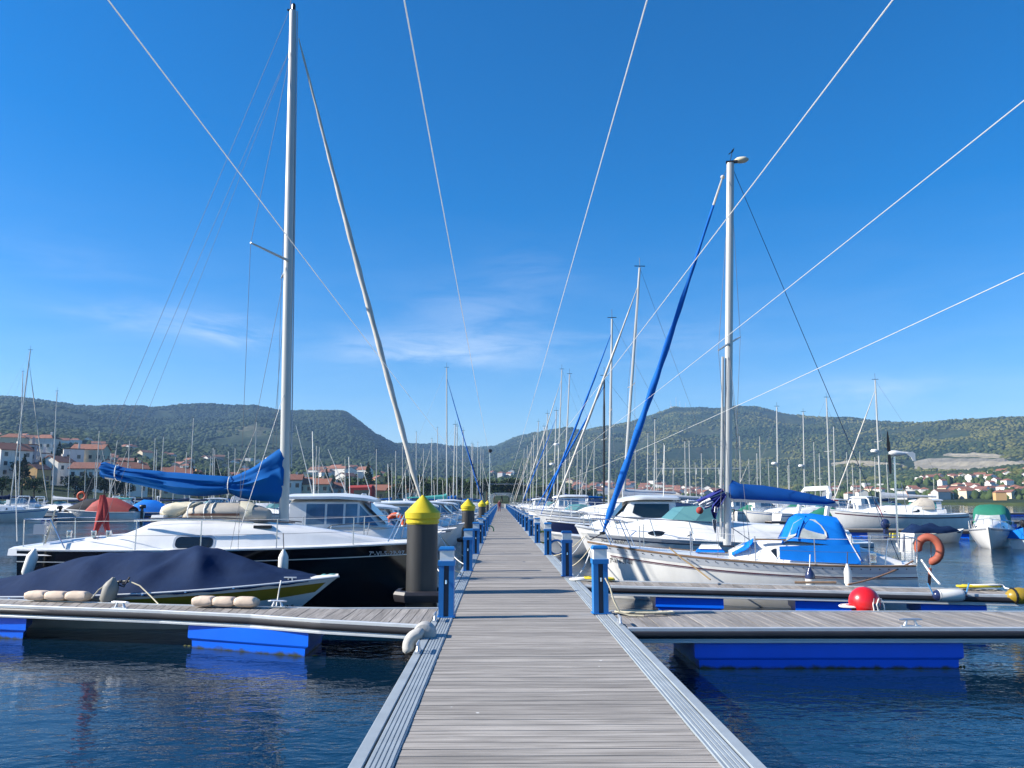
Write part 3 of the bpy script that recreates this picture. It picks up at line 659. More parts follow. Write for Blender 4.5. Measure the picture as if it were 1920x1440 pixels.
# ============================================================ BOATS: shared shape tools (local frame: x stern to bow, z 0 at the waterline)
def sm(x): x = min(1, max(0, x)); return x*x*(3-2*x)
class Hull:
    def __init__(s, L, B, zs, draft=.35, tw=.75, rake=.5, srake=0., pm=(.28, .75), wide=.42, bown=2.2, kup=.0):
        s.L, s.B, s.zs, s.d, s.tw, s.rake, s.sr, s.pm, s.wd, s.bn, s.kup = L, B, zs, draft, tw, rake, srake, pm, wide, bown, kup
    def hb(s, t):
        b = s.B/2
        if t < s.wd: return b*(s.tw+(1-s.tw)*math.sin(PI/2*t/s.wd))
        return b*max(.012, 1-((t-s.wd)/(1-s.wd))**s.bn)
    def sheer(s, t): return ipl([i/(len(s.zs)-1) for i in range(len(s.zs))], s.zs, t) if len(s.zs) != 3 else s.zs[0]*(1-t)*(1-2*t)+s.zs[1]*4*t*(1-t)+s.zs[2]*t*(2*t-1)
    def keel(s, t): return -s.d*(1-sm((t-.55)/.45)*.75)+s.kup*sm((.35-t)/.35)
    def pt(s, t, u, side=1, off=0):
        z0, z1 = s.keel(t), s.sheer(t); p = s.pm[0]+(s.pm[1]-s.pm[0])*t**1.5; b = s.hb(t)
        y = b*max(u, 0)**p; z = z0+(z1-z0)*u
        x = t*s.L-s.rake*(1-u)*t**5+s.sr*u*(1-t)**6
        return Vector((x, side*(y+off), z))
    def find(s, x, z):
        t, u = min(.999, x/s.L), .7
        for _ in range(14):
            u = min(1, max(0, (z-s.keel(t))/(s.sheer(t)-s.keel(t)))); t = min(1, max(0, t+(x-s.pt(t, u).x)/s.L))
        return t, u
    def shell(s, nt=28, nu=9):
        m = MB(); rings = []
        for k in range(nt+1):
            t = k/nt; us = [(i/nu)**1.3 for i in range(nu+1)]
            rings.append([s.pt(t, u, -1) for u in us[::-1]]+[s.pt(t, u, 1) for u in us[1:]])
        return m.loft(rings, False, True, False)
    def strip(s, f0, f1, t0=0., t1=1., off=.006, n=30, sides=(-1, 1), th=.006):
        """band on the topsides between heights f0(t), f1(t) measured down from the sheer"""
        m = MB()
        for sd in sides:
            rows = []
            for k in range(n+1):
                t = t0+(t1-t0)*k/n; zs = s.sheer(t); zk = s.keel(t)
                r = []
                for f in (f0, f1):
                    dd = f(t) if callable(f) else f; u = min(1, max(0, (zs-dd-zk)/(zs-zk))); r.append(s.pt(t, u, sd, off))
                rows.append(r)
            m.grid(rows)
        return m
    def deck(s, camber=.05, n=24, drop=0.0, inset=0.0):
        m = MB(); rows = []
        for k in range(n+1):
            t = k/n; z = s.sheer(t)-drop; b = max(.004, s.hb(t)-inset); x = s.pt(t, 1).x
            rows.append([(x, b*q, z+camber*(1-q*q)) for q in (-1, -.8, -.4, 0, .4, .8, 1)])
        return m.grid(rows)
    def rail(s, r=.02, dz=.0, t0=0, t1=1, n=26, off=0):
        m = MB()
        for sd in (-1, 1): m.tube([s.pt(t0+(t1-t0)*k/n, 1, sd, off)+Vector((0, 0, dz)) for k in range(n+1)], r, 5)
        return m
    def text(s, txt, x0, z0, size, side, width=1.0, off=.012):
        cu_ = bpy.data.curves.new('lettering', 'FONT'); cu_.body = txt; cu_.size = size; cu_.resolution_u = 3; cu_.offset = size*.006
        to = bpy.data.objects.new('lettering', cu_); C.objects.link(to); bpy.context.view_layer.update()
        me = bpy.data.meshes.new_from_object(to.evaluated_get(bpy.context.evaluated_depsgraph_get())); bpy.data.objects.remove(to); bpy.data.curves.remove(cu_)
        vs = []
        for v in me.vertices:
            x = x0+(-side)*v.co.x*width; z = z0+v.co.y; t, u = s.find(x, z); vs.append(s.pt(t, u, side, off))
        m = MB(); m.add(vs, [tuple(p.vertices) for p in me.polygons]); bpy.data.meshes.remove(me); return m
class Trunk:
    """cabin or coachroof lofted along x: stations (x, half width at foot, half width at top, z foot, z top)"""
    def __init__(s, st, rnd=.2): s.st = st; s.rnd = rnd
    def mesh(s):
        m = MB(); rings = []
        for x, wb, wt, zb, zt in s.st:
            h = zt-zb; rings.append([(x, -wb, zb), (x, -wt, zt-h*s.rnd), (x, -wt*.82, zt-h*.03), (x, 0, zt+h*.05), (x, wt*.82, zt-h*.03), (x, wt, zt-h*s.rnd), (x, wb, zb)])
        return m.loft(rings, True)
    def side(s, x, v, sd=1, off=0):
        xs_ = [q[0] for q in s.st]; wb, wt, zb, zt = (ipl(xs_, [q[k] for q in s.st], x) for k in (1, 2, 3, 4)); h = (zt-zb)*(1-s.rnd)
        return Vector((x, sd*(wb+(wt-wb)*v+off), zb+h*v))
    def window(s, poly, off=.008, sides=(-1, 1)):
        m = MB()
        for sd in sides: 
            k = len(poly); a = [s.side(x, v, sd, off) for x, v in poly]; b = [s.side(x, v, sd, -.02) for x, v in poly]
            m.add(a+b, [tuple(range(k))]+[(i, (i+1) % k, k+(i+1) % k, k+i) for i in range(k)])
        return m
def rrect(x0, x1, v0, v1, rx, rv, n=4, skew=0.0):
    out = []
    for cx, cv, a in ((x1-rx, v1-rv, 0), (x0+rx, v1-rv, 90), (x0+rx, v0+rv, 180), (x1-rx, v0+rv, 270)):
        for i in range(n+1):
            q_ = R(a+90*i/n); xx = cx+rx*math.cos(q_); vv = cv+rv*math.sin(q_); out.append((xx+skew*(vv-v0), vv))
    return out
def fender(parent_label, loc, rope_to, m=None, L=.62, r=.105, tilt=0, name='fender', group='fenders hung over boat sides', cap=None, rope=None):
    t = thing(name, parent_label, 'fender', loc, 0, group)
    b = MB(); b.lathe([(.02, -L/2-.03), (r*.6, -L/2), (r, -L/2+.07), (r, L/2-.08), (r*.75, L/2-.02), (r*.35, L/2+.04), (.022, L/2+.07)], 14); b.xf(Matrix.Rotation(tilt, 4, 'Y')); b.build('body', m or fendw, t, True)
    if cap: 
        b = MB(); b.lathe([(r+.004, L/2-.14), (r+.004, L/2-.08), (r*.78, L/2-.015), (r*.38, L/2+.045), (.03, L/2+.08)], 14); b.xf(Matrix.Rotation(tilt, 4, 'Y')); b.build('end_cap', cap, t, True)
    if rope_to is not None:
        b = MB(); p = Matrix.Rotation(tilt, 4, 'Y') @ Vector((0, 0, L/2+.05)); b.tube([p, Vector(rope_to)-Vector(loc)], .009, 5); b.build('lanyard', rope or ropew, t)
    return t
def line_thing(name, label, pts, r, m, cat='rope', group=None, n=6): 
    b = MB(); b.tube(pts, r, n); return tag(b.build(name, m, None, True, 80), label, cat, group)
def coil(name, label, loc, rx, ry, turns, r, m, seed=1, cat='rope coil', tail=None):
    rg = random.Random(seed); pts = []
    for k in range(turns*16):
        a = 2*PI*k/16; w = 1+.22*math.sin(a*.37+seed)+rg.uniform(-.05, .05)
        pts.append((loc[0]+rx*w*math.cos(a)+.05*math.sin(a*.11), loc[1]+ry*w*math.sin(a), loc[2]+r*(1+1.5*abs(math.sin(k*.21+seed)))+r*.8*(k/16)/max(turns, 1)))
    if tail: pts += tail
    b = MB(); b.tube(pts, r, 5); return tag(b.build(name, m, None, True, 80), label, cat, 'coiled ropes on the pontoons')
def shroud(parent, pts, r=.0045, m=None, name='stay'): b = MB(); b.tube(pts, r, 4, False); return b.build(name, m or wirem, parent)

# ============================================================ BLACK-HULLED SAILING BOAT (left)
YA = 16.9
bowA = at(800, 1016, YA); sternA = at(30, 1027, YA-1.05); LA = bowA.x-sternA.x
bA = thing('sailing_boat', 'black-hulled sailing boat with white deck and bright blue sail cover, bow to the walkway', 'sailboat', (sternA.x, YA, 0))
lo = lambda p: p-Vector((sternA.x, YA, 0))
hA = Hull(LA, 2.55, (1.18, 1.185, 1.27), .45, .80, .12, .0, (.20, .62), .42, 2.1)
hA.shell(32, 10).build('hull', blackh, bA, True)
hA.strip(lambda t: .225, lambda t: .243, 0, .97, .007).build('pinstripe', fendw, bA)
hA.strip(-.004, .028, 0, 1, .008).build('gunwale', white, bA)
hA.deck(.06).build('deck', white, bA, True)
# flush-decked superstructure: long low coachroof rising over the cockpit coamings
xa = lambda px: at(px, 1000, YA-.6).x-sternA.x
za = lambda py: at(400, py, YA-.6).z
st = [(xa(px), w, w2, 1.06, za(py)) for px, py, w, w2 in ((40, 1023, 1.0, .98), (110, 1013, 1.08, 1.02), (180, 1006, 1.12, 1.05), (238, 1002, 1.15, 1.05), (262, 992, 1.15, 1.02), (290, 978, 1.14, .95), (330, 975, 1.12, .9), (400, 978, 1.08, .86), (470, 982, 1.02, .8), (540, 987, .92, .7), (610, 996, .75, .55), (690, 1010, .5, .35), (740, 1017, .3, .2))]
tA = Trunk(st, .25); tA.mesh().build('coachroof', white, bA, True, 50)
w_ = tA.window(rrect(xa(345), xa(412), .28, .72, .1, .16)); w0 = w_.build('window', glassd, bA)
w_ = tA.window(rrect(xa(341), xa(416), .20, .80, .13, .2), .004); w_.build('window_rim', greyw, w0)
# cockpit well floor
m = MB(); m.box(xa(70), xa(255), -.5, .5, 1.0, 1.02); m.build('cockpit_floor', teak, bA)
# deck fittings
for k, (x, yv) in enumerate(((xa(145), -.9), (xa(190), -.9), (xa(215), -.85))):
    m = MB(); m.lathe([(.05, 0), (.045, .06), (.055, .10), (.05, .13)], 12, (x, yv, za(1006)+.0)); m.build('winch', steel, bA, True)
m = MB(); 
for yv in (-.55, -.35, .35): m.tube([(xa(275), yv, za(972)), (xa(420), yv*1.05, za(971)), (xa(545), yv*.8, za(981))], .012, 5)
m.build('halyard', roped, bA)
m = MB(); m.box(xa(275), xa(300), -.5, .5, za(976), za(966), .9); m.build('hatch_garage', white, bA)
m = MB(); m.tube([(xa(265), -.95, za(975)), (xa(345), -.98, za(973)), (xa(420), -.9, za(975)), (xa(480), -.8, za(980))], .02, 6); m.build('handrail', steel, bA)
m = MB(); m.box(xa(478), xa(510), -.72, -.6, za(990), za(985)); m.build('jib_track', blackp, bA)
# mast, boom and their rig
mtop = lo(at(549.5, 20, YA)); mfoot = lo(at(532, 985, YA)); mdir = (mtop-mfoot)
m = MB(); rings = []
for k in range(13):
    f = k/12; p = mfoot+mdir*f; s_ = 1-.28*max(0, (f-.6)/.4); rings.append([(p.x+.105*s_*math.cos(a), p.y+.07*s_*math.sin(a), p.z) for a in [2*PI*i/14 for i in range(14)]])
m.loft(rings); mastA = m.build('mast', mastm, bA, True)
m = MB(); m.tube([mtop+Vector((.10, 0, -.02)), mfoot+Vector((.11, 0, 1.2))], .014, 5); m.build('sail_track', greyw, mastA)
m = MB(); m.lathe([(.045, 0), (.045, .12), (.03, .15)], 10, tuple(mtop+Vector((.01, 0, .02)))); m.box(mtop.x-.13, mtop.x+.05, mtop.y-.02, mtop.y+.02, mtop.z+.0, mtop.z+.03); m.build('masthead_light', blackp, mastA)
m = MB(); m.tube([mtop+Vector((-.06, 0, 0)), mtop+Vector((-.06, 0, .5))], .008, 5); m.build('aerial', wirem, mastA)
sp = lo(at(544, 490, YA))
spt = lo(at(470, 455, YA-1.0)); spo = lo(at(528, 521, YA+.95))
for q_ in (spt, spo):
    m = MB(); m.tube([sp, q_], [.035, .02], 6); m.build('spreader', mastm, bA)
boomz = lo(at(530, 930, YA)).z
gx = lo(at(530, 930, YA)).x; ex = lo(at(190, 885, YA)).x
m = MB(); m.tube([(gx, 0, boomz+.1), (ex+.1, 0, lo(at(190, 893, YA)).z)], [.06, .055], 8); m.build('boom', mastm, bA, True)
# sail cover: fabric hanging round the flaked sail, rising up the front of the mast
prof = [(190, 868, 893, .07), (197, 866, 897, .09), (215, 872, 899, .10), (240, 878, 905, .13), (262, 880, 909, .15), (300, 883, 918, .17), (312, 885, 921, .15), (335, 886, 927, .19), (380, 890, 931, .2), (424, 893, 927, .17), (433, 894, 925, .15), (450, 888, 933, .17), (475, 876, 938, .17), (500, 858, 940, .16), (518, 845, 941, .14), (530, 838, 941, .12), (536, 839, 940, .09)]
m = MB(); rings = []; pf = np.array(prof); xs_ = np.linspace(0, len(prof)-1, 70); prof2 = [tuple(np.interp(x, range(len(prof)), pf[:, k]) for k in range(4)) for x in xs_]
for i, (px, t_, b_, w) in zip(xs_, prof2):
    pa, pb_ = lo(at(px, t_, YA)), lo(at(px, b_, YA)); n = 40; ring = []
    for k in range(n):
        a = 2*PI*k/n; yq = math.sin(a); zq = math.cos(a); fold = .035*math.sin(8*zq+i*.55)+.03*math.sin(2.1*i+zq*5)+.02*math.sin(17*zq-i*.9)
        shape = (1-abs(zq)**3*.75)*(1.0 if zq < 0 else .8)
        ring.append((pa.x, (w*shape+fold*(1-abs(zq)))*(1 if yq >= 0 else -1)*min(1, abs(yq)*1.6), pb_.z+(pa.z-pb_.z)*(zq+1)/2))
    rings.append(ring)
m.loft(rings); m.build('sail_cover', bluec, bA, True, 60)
for px, t_, b_, w in ((221, 872, 900, .115), (433, 893, 926, .165)):
    m = MB(); pa, pb_ = lo(at(px, t_-1, YA)), lo(at(px, b_+1, YA)); m.tube([(pa.x, -w*math.sin(a)*1.05, (pa.z+pb_.z)/2+(pa.z-pb_.z)/2*math.cos(a)) for a in [2*PI*i/12 for i in range(13)]], .012, 5); m.build('tie', ropew, bA)
# furled jib on the forestay
fs0 = lo(at(560, 72, YA)); fs1 = lo(at(797, 965, YA)); nb = 46
pts = [fs0.lerp(fs1, i/nb)+Vector((0, 0, -.10*math.sin(PI*i/nb))) for i in range(nb+1)]
rad = [.012 if i < 2 else (.025 if i == 3 else .026+.032*sm((i-3)/20)) for i in range(nb+1)]; rad[-5:] = [.06, .045, .03, .02, .015]
m = MB(); m.tube(pts, rad, 9, True, .14, 7); jibA = m.build('furled_jib', furlw, bA, True, 70)
m = MB(); m.lathe([(.03, -.04), (.085, -.03), (.085, .03), (.03, .05)], 12, tuple(fs1+Vector((0, 0, -.05)))); m.build('furling_drum', blackp, jibA)
m = MB(); m.tube([fs1, lo(at(800, 1016, YA))], .01, 5); m.build('tack', wirem, jibA)
bw = lo(at(800, 1016, YA))
# standing rigging
hd = mtop+Vector((0, 0, -.05))
shroud(bA, [hd+Vector((-.1, 0, 0)), (.35, 0, 1.15)], .0045, name='backstay')
for tip in (spt, spo):
    sdv = -1 if tip == spt else 1
    ch = Vector((xa(466), sdv*1.2, 1.15))
    shroud(bA, [mfoot+mdir*.93, tip, ch], .0045)
    shroud(bA, [mfoot+mdir*.505, Vector((xa(450), sdv*1.15, 1.15))], .0045)
    if sdv == -1: shroud(bA, [mfoot+mdir*.93, Vector((xa(195), sdv*1.0, 1.12))], .0035, name='running_backstay')
shroud(bA, [mfoot+mdir*.93, (ex+.1, 0, lo(at(195, 885, YA)).z)], .004, name='topping_lift')
shroud(bA, [(xa(462), -1.1, za(1000)), mfoot+mdir*.25], .006, ropew, 'halyard')
# pushpit, stanchions, lifelines
zd = lambda t: hA.sheer(t)+.02
def stan(x, sd, h=.55): t, u = hA.find(x, hA.sheer(min(1, x/LA))); p = hA.pt(t, 1, sd, -.06); m = MB(); m.tube([p, p+Vector((0, 0, h))], .012, 6); m.build('stanchion', steel, bA); return p+Vector((0, 0, h))
for sd in (-1, 1):
    tops = [stan(LA*f, sd) for f in (.30, .46, .64, .82)]
    shroud(bA, [Vector((.12, sd*.95, zd(0)+.5))]+tops+[Vector((LA-.35, sd*.2, zd(1)+.55))], .0045, ropew if sd == -1 else wirem, 'lifeline')
    shroud(bA, [Vector((.12, sd*.95, zd(0)+.26))]+[p-Vector((0, 0, .28)) for p in tops]+[Vector((LA-.35, sd*.2, zd(1)+.3))], .0035, wirem, 'lifeline')
m = MB()
for sd in (-1, 1):
    m.tube([(.08, sd*.95, zd(0)), (.05, sd*.95, zd(0)+.55), (.6, sd*1.02, zd(0)+.55), (.95, sd*1.08, zd(0))], .013, 6); m.tube([(.5, sd*1.0, zd(0)), (.5, sd*1.0, zd(0)+.55)], .011, 6)
m.tube([(.05, -.95, zd(0)+.55), (.05, .95, zd(0)+.55)], .013, 6); m.build('pushpit', steel, bA)
m = MB(); m.tube([(LA-.75, -.38, zd(1)), (LA-.5, -.3, zd(1)+.55), (LA-.05, -.06, zd(1)+.58), (LA-.05, .06, zd(1)+.58), (LA-.5, .3, zd(1)+.55), (LA-.75, .38, zd(1))], .013, 6); m.tube([(LA-.12, 0, zd(1)), (LA-.06, 0, zd(1)+.58)], .011, 6); m.build('pulpit', steel, bA)
m = MB(); p = lo(at(75, 993, YA-1)); m.box(p.x-.10, p.x+.11, -1.05, -.97, p.z-.09, p.z+.1); m.build('stern_box', greyw, bA)
m = MB(); p = lo(at(100, 965, YA-.9)); m.tube([(.45, -.9, zd(0)), tuple(lo(at(104, 955, YA-.9)))], .017, 6); m.build('boathook', cream, bA)
m = MB(); m.tube([lo(at(32, 1015, YA-.9)), lo(at(29, 870, YA-.9))], .010, 5); m.build('whip_aerial', fendw, bA)
# rudder hung on the transom
m = MB(); pr = [(-.02, .45), (-.02, 1.0), (-.14, .98), (-.30, .85), (-.40, .66), (-.42, .45)]; m.loft([[(x, yv, z) for x, z in pr] for yv in (-.05, .05)]); rd = m.build('rudder', white, bA)
m = MB(); m.tube([(-.02, -.0, 1.01), (-.14, -.0, .99), (-.31, 0, .86), (-.41, 0, .67), (-.43, 0, .45)], .03, 6); m.build('rudder_rim', greyw, rd)
hA.text('7ª-VI-5-27-97', lo(at(692, 1040, YA-.5)).x, at(700, 1042, YA-.5).z, .125, -1, 1.0).build('registration_number', letterg, bA)
# red ensign furled on a leaning staff
fl = thing('flag', 'red ensign hanging limp on a leaning staff at the black boat stern', 'flag', tuple(at(181, 1000, YA-.7)))
m = MB(); a0 = at(181, 1000, YA-.7); m.tube([(0, 0, -.05), tuple(at(192, 935, YA-.7)-a0)], .014, 6); m.build('staff', teak, fl)
for q_, (dx, px_e, ph) in enumerate(((-.03, 182, 0), (.05, 198, 1.7))):
    m = MB(); rows = []
    for i in range(9):
        f = i/8; p = at(192+(px_e-192)*f*f, 928+70*f, YA-.7)-a0; w = .045+.05*math.sin(PI*min(1, f*1.1))*(1-.3*f)
        rows.append([(p.x+dx*f+w*math.cos(2*PI*k/14)*(1+.3*math.sin(3*2*PI*k/14+ph+f*3)), p.y+.035*math.sin(2*PI*k/14)*(1+.4*math.cos(2*PI*k/7+f*4)), p.z) for k in range(14)])
    m.loft(rows); m.build('cloth', flagr, fl, True, 60)
fender('white fender at the stern of the black sailing boat', tuple(at(56, 1058, YA-1.32)), tuple(at(64, 1028, YA-1.25)), L=.46, r=.10, tilt=R(14))
fender('white fender hanging amidships on the black sailing boat', tuple(at(531, 1057, YA-1.38)), tuple(at(531, 1000, YA-1.2)), L=.40, r=.095, rope=roped)
# wrapped liferaft bundle on the coachroof
bun = thing('inflatable_dinghy', 'rolled beige inflatable dinghy with cream cloth lashed on the black boat deck', 'dinghy', tuple(at(410, 985, YA-.1)))
b0 = at(410, 985, YA-.1); m = MB(); rings = []
for i, (px, t_, b_, w) in enumerate(((352, 958, 975, .16), (365, 947, 980, .27), (390, 943, 983, .31), (430, 942, 984, .32), (465, 943, 983, .31), (490, 948, 982, .28), (508, 955, 978, .2))):
    pa, pb_ = at(px, t_, YA)-b0, at(px, b_, YA)-b0; rings.append([(pa.x, w*math.cos(a)+.02*math.sin(5*a+i), (pa.z+pb_.z)/2+(pa.z-pb_.z)/2*math.sin(a)*(1+.05*math.sin(4*a+2*i))) for a in [2*PI*k/16 for k in range(16)]])
m.loft(rings); db = m.build('roll', beige, bun, True, 60)
m = MB(); rings = []
for i, (px, t_, b_, w) in enumerate(((366, 962.5, 966, .272), (390, 962, 966.5, .318), (430, 962, 966.5, .328), (462, 962, 966.5, .318))):
    pa, pb_ = at(px, t_, YA)-b0, at(px, b_, YA)-b0; rings.append([(pa.x, -w-.012, pb_.z), (pa.x, -w-.018, pa.z)])
m.loft(rings, False, False, False); m.build('stripe', brown, db)
m = MB(); rings = []
for i, (px, t_, b_, w) in enumerate(((305, 950, 968, .14), (315, 945, 974, .2), (330, 942, 972, .2), (350, 942, 962, .2), (366, 942, 952, .18), (378, 941, 946, .1))):
    pa, pb_ = at(px, t_, YA-.12)-b0, at(px, b_, YA-.12)-b0; rings.append([(pa.x, w*math.cos(a)+.03*math.sin(3*a+i*2), (pa.z+pb_.z)/2+(pa.z-pb_.z)/2*math.sin(a)*(1+.14*math.sin(3*a+i))) for a in [2*PI*k/12 for k in range(12)]])
m.loft(rings); m.build('cloth', cream, bun, True, 60)
m = MB(); rings = []
for px, t_, b_, w in ((455, 939, 955, .2), (470, 940, 972, .3), (482, 945, 968, .28)):
    pa, pb_ = at(px, t_, YA-.05)-b0, at(px, b_, YA-.05)-b0; rings.append([(pa.x, -w*math.sin(a), pb_.z+(pa.z-pb_.z)*math.cos(a*.8)) for a in [PI/2*k/7-.2 for k in range(10)]])
m.loft(rings, False, False, False); m.build('flap', cream, bun, True, 60)
for px in (366, 396, 410):
    m = MB(); c_ = at(px, 963, YA)-b0; m.tube([(c_.x+.01*math.sin(a*2), .325*math.cos(a), c_.z+.24*math.sin(a)) for a in [2*PI*k/16 for k in range(17)]], .014, 5); m.build('strap', fendw, bun)
m = MB()
for px in (368, 480): c_ = at(px, 985, YA)-b0; m.box(c_.x-.04, c_.x+.04, -.35, .35, za(977)-b0.z-.1, c_.z+.06)
m.build('chock', teak, bun)

# ============================================================ SPEEDBOAT under a navy cover (left foreground)
YB = 13.95
bowB = at(634, 1090, YB); LB = 6.4
bB = thing('speedboat', 'speedboat with mustard stripe under a peaked navy blue cover', 'speedboat', (bowB.x-LB, YB, 0), R(-8))
bB.location = (bowB.x-LB*math.cos(R(8)), YB+LB*math.sin(R(8)), 0); YQ = lambda px: YB+(632-px)/632*.78
hB = Hull(LB, 2.0, (.50, .60, .83), .35, .86, 1.15, 0, (.26, .85), .45, 2.3)
hB.shell(30, 9).build('hull', white, bB, True)
hB.strip(.085, lambda t: .37-.13*t*t, 0, .985, .007).build('stripe', mustard, bB)
hB.strip(-.005, .08, 0, 1, .022).build('gunwale', white, bB)
hB.deck(.05).build('deck', white, bB, True)
hB.rail(.02, .0, off=.02).build('rub_rail', greyw, bB)
iB = bB.matrix_basis.inverted(); 
bpy.context.view_layer.update(); iB = bB.matrix_world.inverted()
# cover: ridge heights along the boat, pitched to a peak amidships
rid = [(-60, 1094), (0, 1086), (60, 1072), (130, 1050), (195, 1037), (300, 1034), (365, 1027), (405, 1028), (445, 1042), (500, 1060), (560, 1073), (590, 1079)]
m = MB(); rows = []
for i_ in range(133):
    i = i_/3; px = -60+650*i/44; zt = at(px, ipl([a for a, b in rid], [b for a, b in rid], px), YQ(px)-.1).z; X = (iB @ at(px, 1080, YQ(px))).x; t = min(.985, X/LB); hb = hB.hb(t)+.03; ze = hB.sheer(t)-.01
    r = []
    for k in range(41):
        q_ = -1+2*k/40; aq = abs(q_)
        z = ze+(zt-ze)*(1-aq**1.35)+.05*(zt-ze)*math.sin(aq*PI)*math.sin(i*.9+q_*2)
        # gathered pleats running down from the peak on the near side
        if q_ < 0: z += .11*math.exp(-((i-29-aq*3.5)/1.1)**2)*aq*(1-aq)*3 - .035*math.exp(-((i-31.3-aq*5)/1.3)**2)*aq*(1-aq)*3+.08*math.exp(-((i-29+aq*4.5)/1.2)**2)*aq*(1-aq)*3
        z += .03*mnoise.noise(Vector((i*.4, q_*5, 2)))*(1-aq)
        r.append((X, q_*hb, max(z, ze)))
    rows.append(r)
m.grid(rows)
m2 = MB()
cov = m.build('cover', navyc, bB, True, 75)
# cover hem hanging over the gunwale
m = MB(); rows = []
for i in range(45):
    px = -60+650*i/44; X = (iB @ at(px, 1080, YQ(px))).x; t = min(.985, X/LB); ze = hB.sheer(t)
    for_ = 1
    rows.append([(X, -(hB.hb(t)+.032), ze+.0), (X, -(hB.hb(t)+.036), ze-.035-.01*math.sin(i*1.7))])
m.grid(rows); m.build('hem', navyc, cov)
for px, py in ((22, 1107), (52, 1106), (125, 1100), (275, 1094), (350, 1092), (430, 1091)):
    m = MB(); p = iB @ at(px, py, YQ(px)-.95); t = min(.98, p.x/LB); m.ball((p.x, -(hB.hb(t)+.045), hB.sheer(t)-.015), .02, n=6, m=5); m.build('snap_hook', steel, cov)
m = MB(); p = iB @ at(527, 1090, YB-.6); t = p.x/LB; zz = hB.sheer(t)+.02; yq = -hB.hb(t)+.08
m.tube([(p.x-.11, yq, zz+.05), (p.x+.11, yq, zz+.05)], .012, 6); m.tube([(p.x-.04, yq, zz-.02), (p.x-.03, yq, zz+.05)], .012, 6); m.tube([(p.x+.04, yq, zz-.02), (p.x+.03, yq, zz+.05)], .012, 6); m.build('cleat', silver, bB)
m = MB(); m.ball((LB-.25, 0, hB.sheer(.97)+.03), .06, .04, .035, 8, 5); m.box(LB-.16, LB-.06, -.03, .03, hB.sheer(.98)+.0, hB.sheer(.98)+.06); m.build('bow_light', tealh, bB)
hB.text('7ª-VI-5-', (iB @ at(487, 1135, YB-.7)).x, .30, .10, -1, 1.0).build('registration_number', letterd, bB)
g1 = at(205, 1112, YB-.72)
fd = fender('grey fender tied with dark ropes between the speedboat and left finger', tuple(g1), tuple(at(212, 1094, YB-.6)), fendg, .36, .12, R(12), cap=None, rope=roped)
line_thing('mooring_rope', 'pale rope looped from the speedboat over the left finger', [at(172, 1122, YB-0.80), at(185, 1106, YB-0.72), at(200, 1096, YB-0.65), at(215, 1091, YB-0.60), at(240, 1089, YB-0.60), at(262, 1098, YB-0.70), at(285, 1120, YB-0.85), at(301, 1137, YB-1.10)], .011, ropec)
line_thing('mooring_rope', 'short rope from the speedboat cleat down to the finger', [at(527, 1089, YB-0.70), at(524, 1104, YB-0.85), at(521, 1122, YB-0.65), at(518, 1138, YB-0.95)], .012, ropew)
m = MB()
for k in range(5): m.ball(tuple(at(214+k*6, 1090+(k % 2)*4, YB-0.60)), .035, .03, .03, 6, 5)
m.tube([at(218, 1095, YB-0.62), at(232, 1100, YB-0.70), at(243, 1082, YB-0.60)], .016, 5)
tag(m.build('rope_knot', roped), 'dark knotted rope ends on the speedboat gunwale', 'rope')
def pad(label, pxs, pyb, m_):
    a, b = on(pxs[0], pyb[0], DZ), on(pxs[1], pyb[1], DZ); t = thing('fender_pad', label, 'fender pad', (a.x, a.y, DZ+.01), math.atan2(b.y-a.y, b.x-a.x), 'quilted pads along the left finger'); L = (b-a).length
    for k in range(3):
        mm_ = MB(); x0, x1 = L*k/3+.01, L*(k+1)/3-.01; rings = []
        for i in range(9):
            f = i/8; s_ = (1-abs(2*f-1)**6)*.35+.65; rings.append([(x0+(x1-x0)*f, .11*math.copysign(abs(math.cos(a_))**.7, math.cos(a_))*(.85+.15*s_), .082+.08*math.copysign(abs(math.sin(a_))**.7, math.sin(a_))*s_+ .008*math.sin(3*a_+k)) for a_ in [2*PI*j/12 for j in range(12)]])
        mm_.loft(rings); mm_.build('cushion', m_, t, True, 70)
    return t
pad('plain tan quilted fender pad of three cushions at the left frame side', (52, 166), (1126.5, 1129.5), pinkf)
pad('cream quilted fender pad of three cushions near the speedboat bow', (364, 482), (1138, 1141), pinkf)

# ============================================================ WHITE SAILING BOAT with blue canvas (right)
bowF = at(1102, 1016, 18.15); sF = at(1748, 1056, 15.75); cF = Vector((sF.x, sF.y+.75, 0)); YF = lambda px: ipl([1102, 1748], [18.1, 15.75], px); dF = Vector((bowF.x-cF.x, bowF.y-cF.y, 0)); LF = dF.length
bF = thing('sailing_boat', 'white sailing boat with royal blue sprayhood and blue furled jib, bow to the walkway', 'sailboat', tuple(cF), math.atan2(dF.y, dF.x))
bpy.context.view_layer.update(); iF = bF.matrix_world.inverted(); lf = lambda px, py, Y: iF @ at(px, py, Y)
hF = Hull(LF, 2.45, (.84, .90, 1.19), .4, .62, .55, .12, (.13, .55), .40, 2.0)
hF.shell(32, 10).build('hull', offw, bF, True)
hF.strip(.0, .14, 0, 1, .004).build('sheer_band', greyw, bF)
hF.strip(.20, .222, 0, .93, .007).build('stripe', maroon, bF); hF.strip(.235, .243, 0, .93, .007).build('pinstripe', maroon, bF)
hF.rail(.022, .012).build('toe_rail', teak, bF)
hF.deck(.05).build('deck', white, bF, True)
m = MB()
for k in range(34):
    t = .03+.92*k/33
    for sd in (-1, 1): m.ball(tuple(hF.pt(t, 1, sd, .006)+Vector((0, 0, -.045))), .013, n=5, m=4)
m.build('rivets', blackp, bF)
xf_ = lambda px: lf(px, 1000, YF(px)).x
